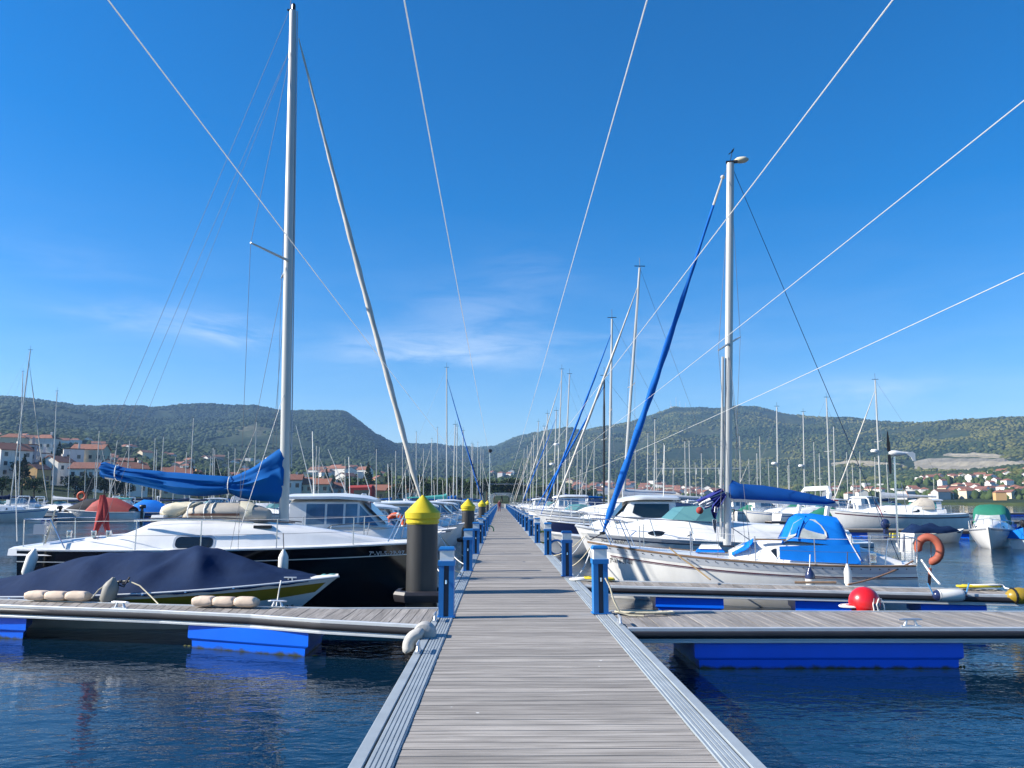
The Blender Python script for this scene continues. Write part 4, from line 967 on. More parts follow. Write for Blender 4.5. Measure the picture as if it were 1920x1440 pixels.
st = [(xf_(1690), .55, .5, .85, .92), (xf_(1610), .72, .62, .86, 1.18), (xf_(1560), .78, .66, .87, 1.27), (xf_(1500), .8, .68, .88, 1.30), (xf_(1440), .78, .62, .9, 1.30), (xf_(1395), .7, .5, .92, 1.22), (xf_(1365), .58, .36, .95, 1.05)]
tF = Trunk(st, .22); tF.mesh().build('coachroof', white, bF, True, 50)
w0 = tF.window([(xf_(1452), .16), (xf_(1410), .16), (xf_(1398), .30), (xf_(1413), .72), (xf_(1452), .80)]).build('window', glassd, bF)
# canvas side dodger and sprayhood
for sd in (-1, 1):
    m = MB(); rows = []
    for px, zb, zt in ((1456, .96, 1.20), (1500, .93, 1.22), (1560, .91, 1.24), (1605, .89, 1.26)): 
        x = xf_(px); t = x/LF; yv = sd*(.86); rows.append([(x, yv, zb-.02), (x, yv*.99, zt)])
    m.grid(rows); m.build('side_canvas', royal, bF)
hoodprof = [(1462, 1.23, .02, .66), (1472, 1.30, .16, .70), (1486, 1.30, .45, .74), (1500, 1.29, .56, .76), (1530, 1.26, .585, .78), (1560, 1.22, .58, .79), (1572, 1.16, .62, .80), (1580, 1.05, .60, .80), (1590, .98, .42, .80), (1606, .93, .12, .80), (1612, .92, .02, .80)]
m = MB(); rings = []
HB0 = [(xf_(px), zb, zb+h if h > .1 else zb+h, w) for px, zb, h, w in hoodprof]
def hoodring(x, zb, zt, w, n=14):
    out = []
    for k in range(n+1):
        a = PI*k/n; ca, sa = math.cos(a), math.sin(a); out.append((x, -w*math.copysign(abs(ca)**.55, ca), zb+(zt-zb)*abs(sa)**.55))
    return out
for x, zb, zt, w in HB0: rings.append(hoodring(x, zb, zt, w))
m.loft(rings, False, False, False); hood = m.build('sprayhood', royal, bF, True, 40)
def hoodpt(px, f, off=.012, sd=1):
    x = xf_(px); xs_ = [h[0] for h in HB0][::-1]; zb, zt, w = (ipl(xs_, [h[k] for h in HB0][::-1], x) for k in (1, 2, 3)); sa = max(.0, f)**(1/.55); a = math.asin(min(1, sa)); return Vector((x, sd*(w*abs(math.cos(a))**.55+off), zb+(zt-zb)*f))
m = MB(); poly = [(1494, .16), (1500, .42), (1507, .66), (1517, .82), (1527, .80), (1538, .62), (1545, .42), (1546, .26), (1540, .17), (1520, .14)]
m.add([hoodpt(a, b) for a, b in poly], [tuple(range(len(poly)))]); m.build('hood_window', glassv, hood)
m = MB(); poly = [(1466, .25), (1474, .45), (1486, .80), (1502, .84), (1494, .55), (1488, .25)]; m.add([hoodpt(a, b) for a, b in poly], [tuple(range(len(poly)))]); m.build('hood_window', glassv, hood)
for f0, f1, a, b in ((0, 1, 1490, 1512),):
    m = MB(); m.tube([hoodpt(1491, .05, .018), hoodpt(1495, .4, .018), hoodpt(1503, .7, .018), hoodpt(1511, .93, .02)], .012, 5); m.build('hood_seam', royal, hood)
m = MB(); m.tube([hoodpt(1577, .9, .02), (xf_(1590), .85, 1.25), (xf_(1605), .87, .95)], .012, 5); m.build('hood_strap', fendw, hood)
m = MB(); a_, b_, c_ = lf(1372, 1018, 16.6), lf(1403, 1006, 16.3), lf(1412, 1015, 16.1); m.slab([[(a_.x, .3, 1.06), (a_.x, .62, 1.0)], [(b_.x+.1, .3, 1.20), (b_.x, .72, 1.15)], [(xf_(1412), .3, 1.33), (xf_(1408), .70, 1.26)]], .02); m.build('foredeck_cover', royal, bF)
m = MB(); m.box(xf_(1358), xf_(1303), -.3, .35, 1.03, 1.10, .8); lk_ = m.build('locker', royal, bF); m = MB(); m.box(xf_(1352), xf_(1309), -.28, .33, 1.10, 1.18, .75); m.build('locker_lid', white, lk_)
m = MB(); m.box(xf_(1472), xf_(1412), .62, .70, 1.31, 1.34); m.build('handrail', teak, bF)
# mast and boom
mF0 = lf(1363.5, 1022, 17.4); mF1 = lf(1369.5, 306, 17.4); mv = mF1-mF0
m = MB(); rings = []
for k in range(11):
    p = mF0+mv*(k/10); rings.append([(p.x+.085*math.cos(a), p.y+.06*math.sin(a), p.z) for a in [2*PI*i/12 for i in range(12)]])
m.loft(rings); mst = m.build('mast', mastm, bF, True)
m = MB(); m.tube([mF0+mv*.02+Vector((.13, .05, 0)), mF0+mv*.475+Vector((.13, .05, 0))], .028, 6); m.build('spinnaker_pole', mastm, bF)
m = MB(); p = mF1; m.box(p.x-.16, p.x+.1, p.y-.04, p.y+.04, p.z, p.z+.05); m.tube([p+Vector((0, 0, .05)), p+Vector((-.05, 0, .28))], .008, 5); m.tube([p+Vector((-.05, 0, .28)), p+Vector((.03, 0, .22))], .012, 5); m.tube([p+Vector((-.05, 0, .28)), p+Vector((-.1, 0, .36))], [.03, .005], 5); m.build('wind_vane', blackp, mst)
m = MB(); m.ball(tuple(lf(1390, 300, 17.4)), .17, .1, .075, 10, 6); m.tube([p+Vector((0, 0, .04)), lf(1385, 303, 17.4)], .012, 5); m.build('masthead_lamp', cream, mst, True)
for sd, (px, py) in ((1, (1347, 657)), (-1, (1388, 632))):
    m = MB(); q_ = mF0+mv*.51; e_ = lf(px, py, 17.4-sd*.75); m.tube([q_, e_], [.03, .018], 6); m.build('spreader', mastm, bF)
    ch = Vector((xf_(1375), sd*1.1, .98)); shroud(bF, [mF1-mv*.02, e_, ch], .0045); shroud(bF, [mF0+mv*.5, ch+Vector((-.3, 0, 0))], .0045); shroud(bF, [mF0+mv*.5, ch+Vector((.35, 0, 0))], .0045)
shroud(bF, [mF1, (.25, 0, .9)], .007, navyc, 'backstay')
bo0 = lf(1368, 935, 17.4); bo1 = lf(1572, 945, 16.85)
m = MB(); m.tube([bo0, bo1], [.06, .055], 8); m.build('boom', mastm, bF, True)
cp = [(1366, 903, 936, .10), (1374, 900, 938, .14), (1388, 907, 937, .14), (1400, 908, 938, .13), (1430, 910, 940, .12), (1480, 918, 943, .11), (1520, 926, 945, .10), (1550, 934, 946, .085), (1562, 938, 945, .06), (1566, 940, 944, .03)]
m = MB(); rings = []
for i, (px, t_, b_, w) in enumerate(cp):
    Y = 17.4-.55*(px-1366)/200; pa, pb_ = lf(px, t_, Y), lf(px, b_, Y); rings.append([(pa.x, pa.y+w*math.sin(a)*(1-.55*max(0, math.cos(a)))+.012*math.sin(3*a+i*2), pb_.z+(pa.z-pb_.z)*(math.cos(a)+1)/2) for a in [2*PI*k/14 for k in range(14)]])
m.loft(rings); m.build('sail_cover', mat('boom_cover_shaded_blue', (.003, .055, .24), .8, spec=.12, var=.12, scale=2, bump=.2, bscale=6), bF, True, 60)  # cover blue made darker: the shade it hangs in is put into the colour
# furled jib
j0 = lf(1355, 332, 17.5); j1 = lf(1130, 1000, 18.05); pts = [j0.lerp(j1, i/50)+Vector((0, 0, -.07*math.sin(PI*i/50))) for i in range(51)]
rad = [.02 if i < 4 else .026+.048*sm((i-4)/26) for i in range(51)]; rad[-4:] = [.075, .05, .03, .018]
m = MB(); m.tube(pts[4:], rad[4:], 9, True, .15, 6); jb = m.build('furled_jib', furlb, bF, True, 70)
m = MB(); m.tube(pts[:5], [.018, .022, .024, .026, .026], 6); m.ball(tuple(pts[0]), .05, n=8, m=6); m.build('furling_swivel', furlw, jb)
m = MB(); m.tube([j1, hF.pt(1, 1)+Vector((-.05, 0, .05))], .012, 5); m.lathe([(.03, -.03), (.07, -.02), (.07, .03), (.03, .04)], 10, tuple(j1)); m.build('furling_drum', blackp, jb)
shroud(bF, [mF1, pts[0]], .005, wirem, 'forestay')
# pulpit, stanchions, lifelines
def stanF(f, sd, h=.52): p = hF.pt(f, 1, sd, -.05); m = MB(); m.tube([p, p+Vector((0, 0, h))], .011, 6); m.build('stanchion', steel, bF); return p+Vector((0, 0, h))
for sd in (-1, 1):
    tops = [stanF(f, sd) for f in (.14, .30, .47, .66, .82)]
    shroud(bF, [Vector((.1, sd*.75, 1.35))]+tops+[Vector((LF-.5, sd*.2, 1.7))], .004, ropew, 'lifeline')
    shroud(bF, [p-Vector((0, 0, .25)) for p in tops], .0035, wirem, 'lifeline')
m = MB(); m.tube([(LF-1.0, -.45, 1.1), (LF-.75, -.36, 1.68), (LF-.1, -.07, 1.72), (LF-.1, .07, 1.72), (LF-.75, .36, 1.68), (LF-1.0, .45, 1.1)], .013, 6)
m.tube([(LF-.55, .25, 1.15), (LF-.3, .16, 1.7)], .012, 6); m.tube([(LF-.55, -.25, 1.15), (LF-.3, -.16, 1.7)], .012, 6); m.build('pulpit', steel, bF)
m = MB(); m.tube([(.7, -.85, .85), (.6, -.82, 1.38), (.05, -.7, 1.38), (.05, .7, 1.38), (.6, .82, 1.38), (.7, .85, .85)], .013, 6)
for yv in (-.68, -.3, .3, .68): m.tube([(.08, yv, .85), (.05, yv, 1.38)], .011, 6)
m.build('pushpit', steel, bF)
hF.text('7ª-VI-6-31-00', lf(1143, 1050, 17.85).x, lf(1165, 1056, 17.7).z, .155, 1, .62).build('registration_number', letterd, bF)
m = MB(); m.lathe([(.08, 0), (.07, .08), (.085, .12), (.08, .18)], 12, (xf_(1630), .7, .9)); m.build('winch', steel, bF, True)
# wind generator on a pole at the stern
wg = thing('wind_generator', 'white wind generator with black blades on a pole at the right boat stern', 'wind turbine', tuple(at(1684, 1030, 16.5)))
w0_ = at(1684, 1030, 16.5); lw = lambda px, py, dy=0: at(px, py, 16.5+dy)-w0_
m = MB(); m.tube([lw(1684, 1036), lw(1677, 856)], [.022, .018], 8); m.build('pole', steel, wg)
m = MB(); m.tube([lw(1690, 1035), lw(1692, 1000)], [.05, .05], 8); m.tube([lw(1682, 1018), lw(1687, 1035)], .03, 6); m.build('pole_bracket', fendw, wg)
m = MB(); m.tube([lw(1667, 849), lw(1671, 849.5), lw(1680, 850), lw(1690, 850.5), lw(1700, 850), lw(1706, 850)], [.02, .055, .06, .045, .03, .025], 10); nac = m.build('nacelle', white, wg, True)
m = MB(); m.slab([[lw(1698, 849, -.02), lw(1710, 847, -.02)], [lw(1708, 858, -.02), lw(1715, 850, -.02)], [lw(1711, 864, -.02), lw(1716, 864, -.02)]], .02); m.build('tail_fin', white, wg)
hub = lw(1667, 850)
for a in (R(88), R(215), R(325)):
    m = MB(); d_ = Vector((.12*math.cos(a), .28*math.cos(a), math.sin(a))).normalized(); e_ = Vector((.25, .95, 0)).normalized().cross(d_)
    m.slab([[hub+d_*.04-e_*.03, hub+d_*.04+e_*.03], [hub+d_*.2-e_*.035, hub+d_*.2+e_*.03], [hub+d_*.46-e_*.012, hub+d_*.46+e_*.008]], .012); m.build('blade', blackp, wg)
# horseshoe lifebuoy
hl = thing('horseshoe_lifebuoy', 'faded orange horseshoe lifebuoy on the stern rail of the white sailing boat', 'lifebuoy', tuple(at(1742, 1032, 16.1)))
m = MB(); h0 = at(1742, 1032, 16.1); rings = []
for i in range(25):
    a = R(-75+285*i/24)+R(-18); c_ = Vector((.17*math.cos(a), -.10*math.cos(a), .24*math.sin(a)+.02)); rd_ = Vector((math.cos(a), -.4*math.cos(a), math.sin(a))).normalized(); tn = Vector((.3, 1, 0)).normalized()
    w = 1 if 0 < i < 24 else .7
    rings.append([tuple(c_+rd_*.078*w*math.cos(b)+tn*.075*w*math.sin(b)) for b in [2*PI*k/10 for k in range(10)]])
m.loft(rings); m.build('ring', orange2, hl, True, 70)
m = MB(); m.tube([at(1746, 1000, 16.2)-h0, at(1745, 1075, 16.2)-h0], .012, 6); m.build('hanger', steel, hl)
m = MB(); m.tube([at(1744, 1065, 16.1)-h0, at(1742, 1097, 16.1)-h0], [.035, .03], 6); m.build('strap', orange2, hl)
fender('dark-capped white fender amidships on the right sailing boat', tuple(at(1519, 1086, 15.72)), tuple(at(1519, 1040, 15.9)), L=.30, r=.09, cap=navyh)
fender('slim white fender towards the stern of the right sailing boat', tuple(at(1590, 1082, 15.52)), tuple(at(1589, 1035, 15.7)), L=.36, r=.07, rope=roped)
# flags and bags hanging beside the mast
fb = thing('signal_flags', 'navy and white flags bundled beside the right mast', 'flag', tuple(at(1352, 950, 17.3))); f0 = at(1352, 950, 17.3)
def rag(poly, m_, nm='cloth', dy=0, seed=0):
    m = MB(); rows = []
    for i, (xa_, ya_, xb_, yb_) in enumerate(poly):
        r = []
        for k in range(9):
            f = k/8; p = at(xa_+(xb_-xa_)*f, ya_+(yb_-ya_)*f, 17.3+dy+.05*math.sin(k*1.9+i+seed))-f0; r.append(tuple(p))
        rows.append(r)
    m.slab(rows, .012); return m.build(nm, m_, fb, True, 80)
rag(((1352, 915, 1362, 928), (1338, 922, 1352, 936), (1322, 930, 1338, 948), (1305, 938, 1322, 955)), flagn)
rag(((1350, 932, 1362, 930), (1336, 948, 1350, 950), (1333, 958, 1345, 962), (1338, 972, 1342, 974)), flagn, dy=-.2, seed=2)
rag(((1330, 934, 1340, 944), (1318, 940, 1328, 950), (1310, 946, 1318, 952)), flagw, dy=-.08, seed=1)
rag(((1340, 950, 1346, 952), (1339, 960, 1344, 961)), flagw, dy=-.28, seed=4)
rag(((1335, 974, 1344, 974), (1337, 990, 1343, 990), (1340, 1000, 1342, 1000)), greyw, dy=-.15, seed=4)
m = MB(); m.tube([at(1362, 922, 17.3)-f0, at(1300, 945, 17.3)-f0], .012, 5); m.build('line', ropew, fb)

# ============================================================ LOOSE THINGS ON THE PONTOONS
bu = on(1621, 1146, DZ); by = thing('ball_buoy', 'bright red ball buoy lashed to the far edge of the nearest right finger pontoon', 'buoy', (at(1621, 1129, 12.22).x, 12.22, at(1621, 1129, 12.22).z-.228))
m = MB(); m.ball((0, 0, .228), .226, n=26, m=17); m.build('ball', redb, by, True)
m = MB(); m.lathe([(.075, 0), (.085, .02), (.06, .05), (.02, .06)], 14); m.xf(Matrix.Translation((.075, -.16, .2)) @ Matrix.Rotation(R(70), 4, Vector((.9, .35, 0)))); m.build('eye_boss', navyh, by, True)
m = MB()
for dx in (0, .075): m.tube([(.03+dx, -.14, .012), (.03+dx*.8, -.235, .12), (.02+dx*.7, -.235, .22), (.05+dx, -.2, .30), (.10+dx, -.16, .30), (.12+dx*1.1, -.19, .2), (.13+dx, -.2, .06), (.14+dx, -.19, .01)], .009, 5)
m.build('lashing', ropew, by)
c_ = on(1597, 1142, DZ); coil('rope_coil', 'white rope coil beside the red ball buoy', (c_.x, c_.y, DZ+.01), .16, .10, 5, .014, ropew, 3)
c_ = on(1205, 1153, DZ); coil('rope_coil', 'cream rope coil at the foot of the nearest right blue post', (c_.x, c_.y, DZ+.01), .36, .13, 6, .013, ropec, 5)
line_thing('mooring_rope', 'cream rope running down the nearest right blue post to its coil', [(1.50, 11.62, 1.02), (1.56, 11.58, .9), (1.60, 11.5, .72), (1.68, 11.5, .56), (1.8, 11.45, .525), (2.0, 11.4, .525)], .014, ropec)
cy = on(1848, 1109, DZ); coil('rope_coil', 'yellow rope coil at the outer end of the second right pontoon', (cy.x, cy.y+.25, DZ+.01), .33, .14, 4, .022, ropey, 2)
coil('rope_coil', 'white rope tangled with the yellow coil on the second right pontoon', (cy.x+.1, cy.y+.2, DZ+.05), .24, .09, 3, .016, ropew, 8, tail=[(cy.x+.42, cy.y+.1, DZ+.05), (cy.x+.5, cy.y-.05, DZ+.03), (cy.x+.52, cy.y-.09, DZ-.1)])
hf = on(1780, 1113, .40); Yh = 14.02; hp = at(1781, 1116, Yh)
t = thing('fender', 'white horizontal fender with blue ropes on the side of the second right pontoon', 'fender', tuple(hp)); m = MB(); m.lathe([(.03, -.29), (.07, -.26), (.10, -.2), (.10, .2), (.07, .26), (.03, .29)], 14, (0, 0, 0), 'x'); m.build('body', fendw, t, True)
for sx_ in (-1, 1):
    m = MB(); m.lathe([(.102, sx_*.19), (.075, sx_*.262), (.035, sx_*.295)], 14, (0, 0, 0), 'x'); m.build('end_cap', navyh, t, True); m = MB(); m.tube([(sx_*.28, 0, 0), (sx_*.36, .02, .2)], .012, 5); m.build('lanyard', ropeb, t)
t = thing('fender', 'mustard yellow buoy at the outer end of the second right pontoon', 'buoy', tuple(at(1912, 1118, 13.95))); m = MB(); m.ball((0, 0, 0), .24, .16, .15, 14, 9); m.build('body', mustard, t, True); m = MB(); m.torus((-.12, 0, 0), .13, .02, 'x', 14, 6); m.build('band', blackp, t)
line_thing('mooring_rope', 'brown bow rope of the right sailing boat slanting down to the pontoon', [lfp for lfp in (at(1255, 1027, 16.6), at(1280, 1048, 16.3), at(1300, 1062, 16.1), at(1332, 1087, 15.7))], .016, mat('rope_brown', (.25, .17, .08), .9))
line_thing('mooring_rope', 'stern rope from the right sailing boat to its pontoon, orange sleeve', sagline(at(1712, 1052, 16.0), at(1590, 1096, 15.2), .06), .016, mat('rope_sleeve', (.32, .17, .10), .9))
line_thing('mooring_rope', 'grey spring rope with shackle from the stern of right sailing boat', [at(1728, 1050, 16.0), at(1740, 1068, 15.7), at(1752, 1084, 15.3), at(1762, 1095, 15.0)], .02, ropew)
line_thing('boarding_plank', 'short wooden batten lying on the second right pontoon', [at(1490, 1092, 15.25), at(1568, 1092, 15.05)], .022, teak, 'batten')
c_ = (1.56, 16.5, DZ+.012); coil('rope_coil', 'small white rope coil on the walkway edge before the second right post', c_, .15, .12, 4, .016, ropew, 4)
coil('hose_coil', 'yellow hose coil beyond the nearest right blue post', (1.95, 16.45, DZ+.01), .26, .16, 4, .022, ropey, 9, 'hose')

# ============================================================ OTHER BOATS: one of each kind, then copies
def sail_parts(t, L=9.0, win=True):
    h = Hull(L, 2.95, (1.05, 1.0, 1.3), .4, .68, .75, .25, (.24, .72), .42, 2.0)
    h.shell(18, 6).build('hull', white, t, True); h.strip(.16, .23, 0, .97, .008, 14).build('stripe', navyh, t); h.deck(.06, 14).build('deck', white, t, True); h.rail(.025, .01, n=12).build('toe_rail', greyw, t)
    T = Trunk([(2.2, .9, .8, 1.02, 1.45), (3.2, .95, .85, 1.0, 1.62), (5.2, .9, .72, 1.0, 1.58), (6.4, .6, .45, 1.08, 1.4), (6.9, .4, .25, 1.12, 1.2)]); T.mesh().build('coachroof', white, t, True, 50)
    for a, b in ((3.3, 4.3), (4.6, 5.6)): T.window(rrect(a, b, .3, .75, .15, .2, 2)).build('window', glassd, t)
    m = MB()
    for sd in (-1, 1):
        tp = []
        for f in (.04, .2, .36, .52, .68, .82, .93): p = h.pt(f, 1, sd, -.05); m.tube([p, p+Vector((0, 0, .58))], .016, 4, False); tp.append(p+Vector((0, 0, .58)))
        m.tube(tp+[Vector((L-.1, sd*.08, 1.95))], .010, 4, False)
    m.tube([(L-.1, -.08, 1.95), (L-.1, .08, 1.95)], .016, 4, False); m.build('guard_rail', steel, t)
    m = MB(); m.loft([[(x, w*math.cos(a), 1.35+hh*math.sin(a)) for a in [PI*k/8 for k in range(9)]] for x, w, hh in ((2.3, .9, .75), (2.9, .95, .8), (3.5, .8, .4), (3.7, .75, .25))], False, False, False); m.build('sprayhood', navyc, t, True, 60)
def pilot_parts(t, L=6.2, name_text=None, k=1.0):
    h = Hull(L, 2.35, (.95, .98, 1.28), .35, .88, .75, 0, (.2, .75), .45, 2.3)
    h.shell(20, 7).build('hull', white, t, True); h.strip(.19, .235, 0, .6, .008, 14).build('stripe', navyh, t); h.strip(.26, .28, 0, .95, .008, 14).build('pinstripe', navyh, t); h.deck(.05, 14).build('deck', white, t, True); h.rail(.03, 0, n=14, off=.01).build('rub_rail', greyw, t)
    T0 = Trunk([(2.0, .9, .86, .95, 1.5), (4.4, .88, .8, 1.0, 1.5), (5.2, .6, .5, 1.1, 1.42), (5.6, .35, .25, 1.15, 1.28)]); T0.mesh().build('cabin', white, t, True, 50)
    T = Trunk([(2.35, .86, .80, 1.42, 2.14), (2.5, .86, .80, 1.42, 2.16), (4.1, .82, .74, 1.44, 2.16), (4.35, .80, .55, 1.44, 1.84), (4.82, .74, .45, 1.44, 1.50)], .12); ph = T.mesh().build('wheelhouse', white, t, True, 40)
    for a, b in ((2.78, 3.25), (3.31, 3.72), (3.78, 4.08)): T.window([(a, .14), (b, .14), (b, .94), (a, .94)]).build('window', glassb, ph)
    T.window([(4.14, .14), (4.62, .2), (4.32, .90), (4.14, .94)]).build('window', glassb, ph)
    m = MB(); m.slab([[(4.22, -.62, 2.06), (4.22, .62, 2.06)], [(4.78, -.55, 1.53), (4.78, .55, 1.53)]], .015); m.build('windscreen', glassb, ph)
    m = MB(); m.loft([[(x, w*q_, z+c*(1-q_*q_)) for q_ in (-1, -.6, 0, .6, 1)]+[(x, w*q_, z-.07) for q_ in (1, 0, -1)] for x, w, z, c in ((2.1, .6, 2.2, .05), (2.25, .92, 2.22, .08), (3.6, .9, 2.23, .09), (4.25, .8, 2.19, .06), (4.5, .5, 2.14, .03))]); m.build('roof', white, t, True, 50)
    m = MB()
    for sd in (-1, 1):
        tp = []
        for f in (.55, .7, .84, .94): p = h.pt(f, 1, sd, -.06); m.tube([p, p+Vector((.08, 0, .5))], .013, 5, False); tp.append(p+Vector((.08, 0, .5)))
        m.tube([h.pt(.45, 1, sd, -.06)]+tp+[Vector((L+.05, sd*.1, 1.8))], .013, 5, False)
    m.tube([(L+.05, -.1, 1.8), (L+.05, .1, 1.8)], .013, 5, False); m.build('guard_rail', steel, t)
    m = MB(); m.tube([(2.7, .3, 2.25), (2.6, .3, 4.0)], .012, 4); m.build('aerial', fendw, t)
    return h
def cruiser_parts(t, L=7.6, reg=None):
    h = Hull(L, 2.7, (1.02, 1.05, 1.26), .35, .92, 1.15, 0, (.18, .85), .5, 2.4)
    h.shell(22, 7).build('hull', white, t, True); h.strip(.02, .09, 0, .98, .012, 16).build('rub_rail', greyw, t); h.strip(.10, .125, 0, .98, .008, 16).build('pinstripe', navyh, t); h.deck(.05, 14).build('deck', white, t, True)
    T = Trunk([(.5, 1.15, 1.05, 1.0, 1.35), (3.0, 1.18, 1.05, 1.0, 1.50), (4.5, 1.1, .95, 1.02, 1.64), (5.7, .88, .68, 1.06, 1.60), (6.6, .52, .36, 1.14, 1.42), (7.1, .28, .18, 1.18, 1.28)], .35); T.mesh().build('superstructure', white, t, True, 60)
    for a in (4.95, 5.62): T.window([(a+.24*math.cos(q_), .55+.2*math.sin(q_)) for q_ in [2*PI*k/14 for k in range(14)]]).build('porthole', glassd, t)
    m = MB(); ws = [(3.9, .98, 1.54, 1.86), (4.6, .9, 1.58, 1.98), (5.15, .62, 1.61, 1.95), (5.35, .0, 1.62, 1.92)]
    for a, b in zip(ws, ws[1:]):
        for sd in (-1, 1): m.slab([[(a[0], sd*a[1], a[2]), (b[0], sd*b[1], b[2])], [(a[0]-.35, sd*a[1]*.9, a[3]), (b[0]-.35, sd*b[1]*.9, b[3])]], .012)
    m.build('windscreen', glasst, t)
    m = MB(); m.tube([(1.2, -1.05, 1.4), (1.0, -1.0, 2.3), (.95, -.8, 2.45), (.95, .8, 2.45), (1.0, 1.0, 2.3), (1.2, 1.05, 1.4)], .07, 6); m.build('arch', white, t, True)
    m = MB()
    for sd in (-1, 1):
        tp = []
        for f in (.5, .62, .75, .87, .95): p = h.pt(f, 1, sd, -.06); m.tube([p, p+Vector((.15, 0, .5))], .013, 5, False); tp.append(p+Vector((.15, 0, .5)))
        m.tube([h.pt(.42, 1, sd, -.06)]+tp+[Vector((L+.1, sd*.1, 1.8))], .013, 5, False)
    m.tube([(L+.1, -.1, 1.8), (L+.1, .1, 1.8)], .013, 5, False); m.build('guard_rail', steel, t)
    return h
def open_parts(t, L=5.4):
    h = Hull(L, 2.0, (.62, .64, .86), .25, .9, .75, 0, (.2, .8), .45, 2.3)
    h.shell(18, 6).build('hull', white, t, True); h.strip(.02, .08, 0, 1, .012, 14).build('rub_rail', greyw, t); h.deck(.05, 12).build('deck', white, t, True)
    m = MB(); m.loft([[(x, w*math.cos(a), .64+hh*math.sin(a)) for a in [PI*k/8 for k in range(9)]] for x, w, hh in ((.4, .8, .35), (1.6, .85, .95), (2.6, .8, 1.0), (3.2, .75, .65), (3.5, .7, .2))], False, False, False); m.build('canopy', redc, t, True, 60)
    m = MB(); m.slab([[(3.25, -.7, .68), (3.25, .7, .68)], [(2.9, -.6, 1.15), (2.9, .6, 1.15)]], .02); m.build('windscreen', glasst, t)
    e = MB(); e.loft([[(x, w*math.cos(a), z+.0+.13*math.sin(a)) for a in [2*PI*k/10 for k in range(10)]] for x, w, z in ((-.42, .06, .98), (-.36, .14, 1.0), (-.12, .15, 1.0), (-.02, .08, .96))]); e.box(-.26, -.1, -.06, .06, -.3, .9); e.build('outboard_motor', blackp, t, True, 50)
TPL = {}
for nm, fn in (('sail', sail_parts), ('pilot', pilot_parts), ('cruiser', cruiser_parts), ('open', open_parts)):
    r = bpy.data.objects.new('template_'+nm, None); C.objects.link(r); fn(r); TPL[nm] = r
TKIDS = {k: [(c, list(c.children)) for c in v.children] for k, v in TPL.items()}
def parts_copy(kind, root, s, swap=None, skip=(), flip=1):
    for c, subs in TKIDS[kind]:
        if c.name.split('.')[0] in skip: continue
        k = c.copy(); C.objects.link(k); k.parent = root; k.scale = (s, s, s)
        for o, src in [(k, c)]:
            if swap and src.name.split('.')[0] in swap: o.material_slots[0].link = 'OBJECT'; o.material_slots[0].material = swap[src.name.split('.')[0]]
        for g in subs:
            if g.name.split('.')[0] in skip: continue
            q_ = g.copy(); C.objects.link(q_); q_.parent = k
            if swap and g.name.split('.')[0] in swap: q_.material_slots[0].link = 'OBJECT'; q_.material_slots[0].material = swap[g.name.split('.')[0]]
def motor(kind, loc, rz, s, label, swap=None, skip=(), group=None, name=None):
    t = thing(name or {'pilot': 'cabin_boat', 'cruiser': 'motor_cruiser', 'open': 'motor_boat'}[kind], label, 'motorboat', loc, rz, group); parts_copy(kind, t, s, swap, skip); return t
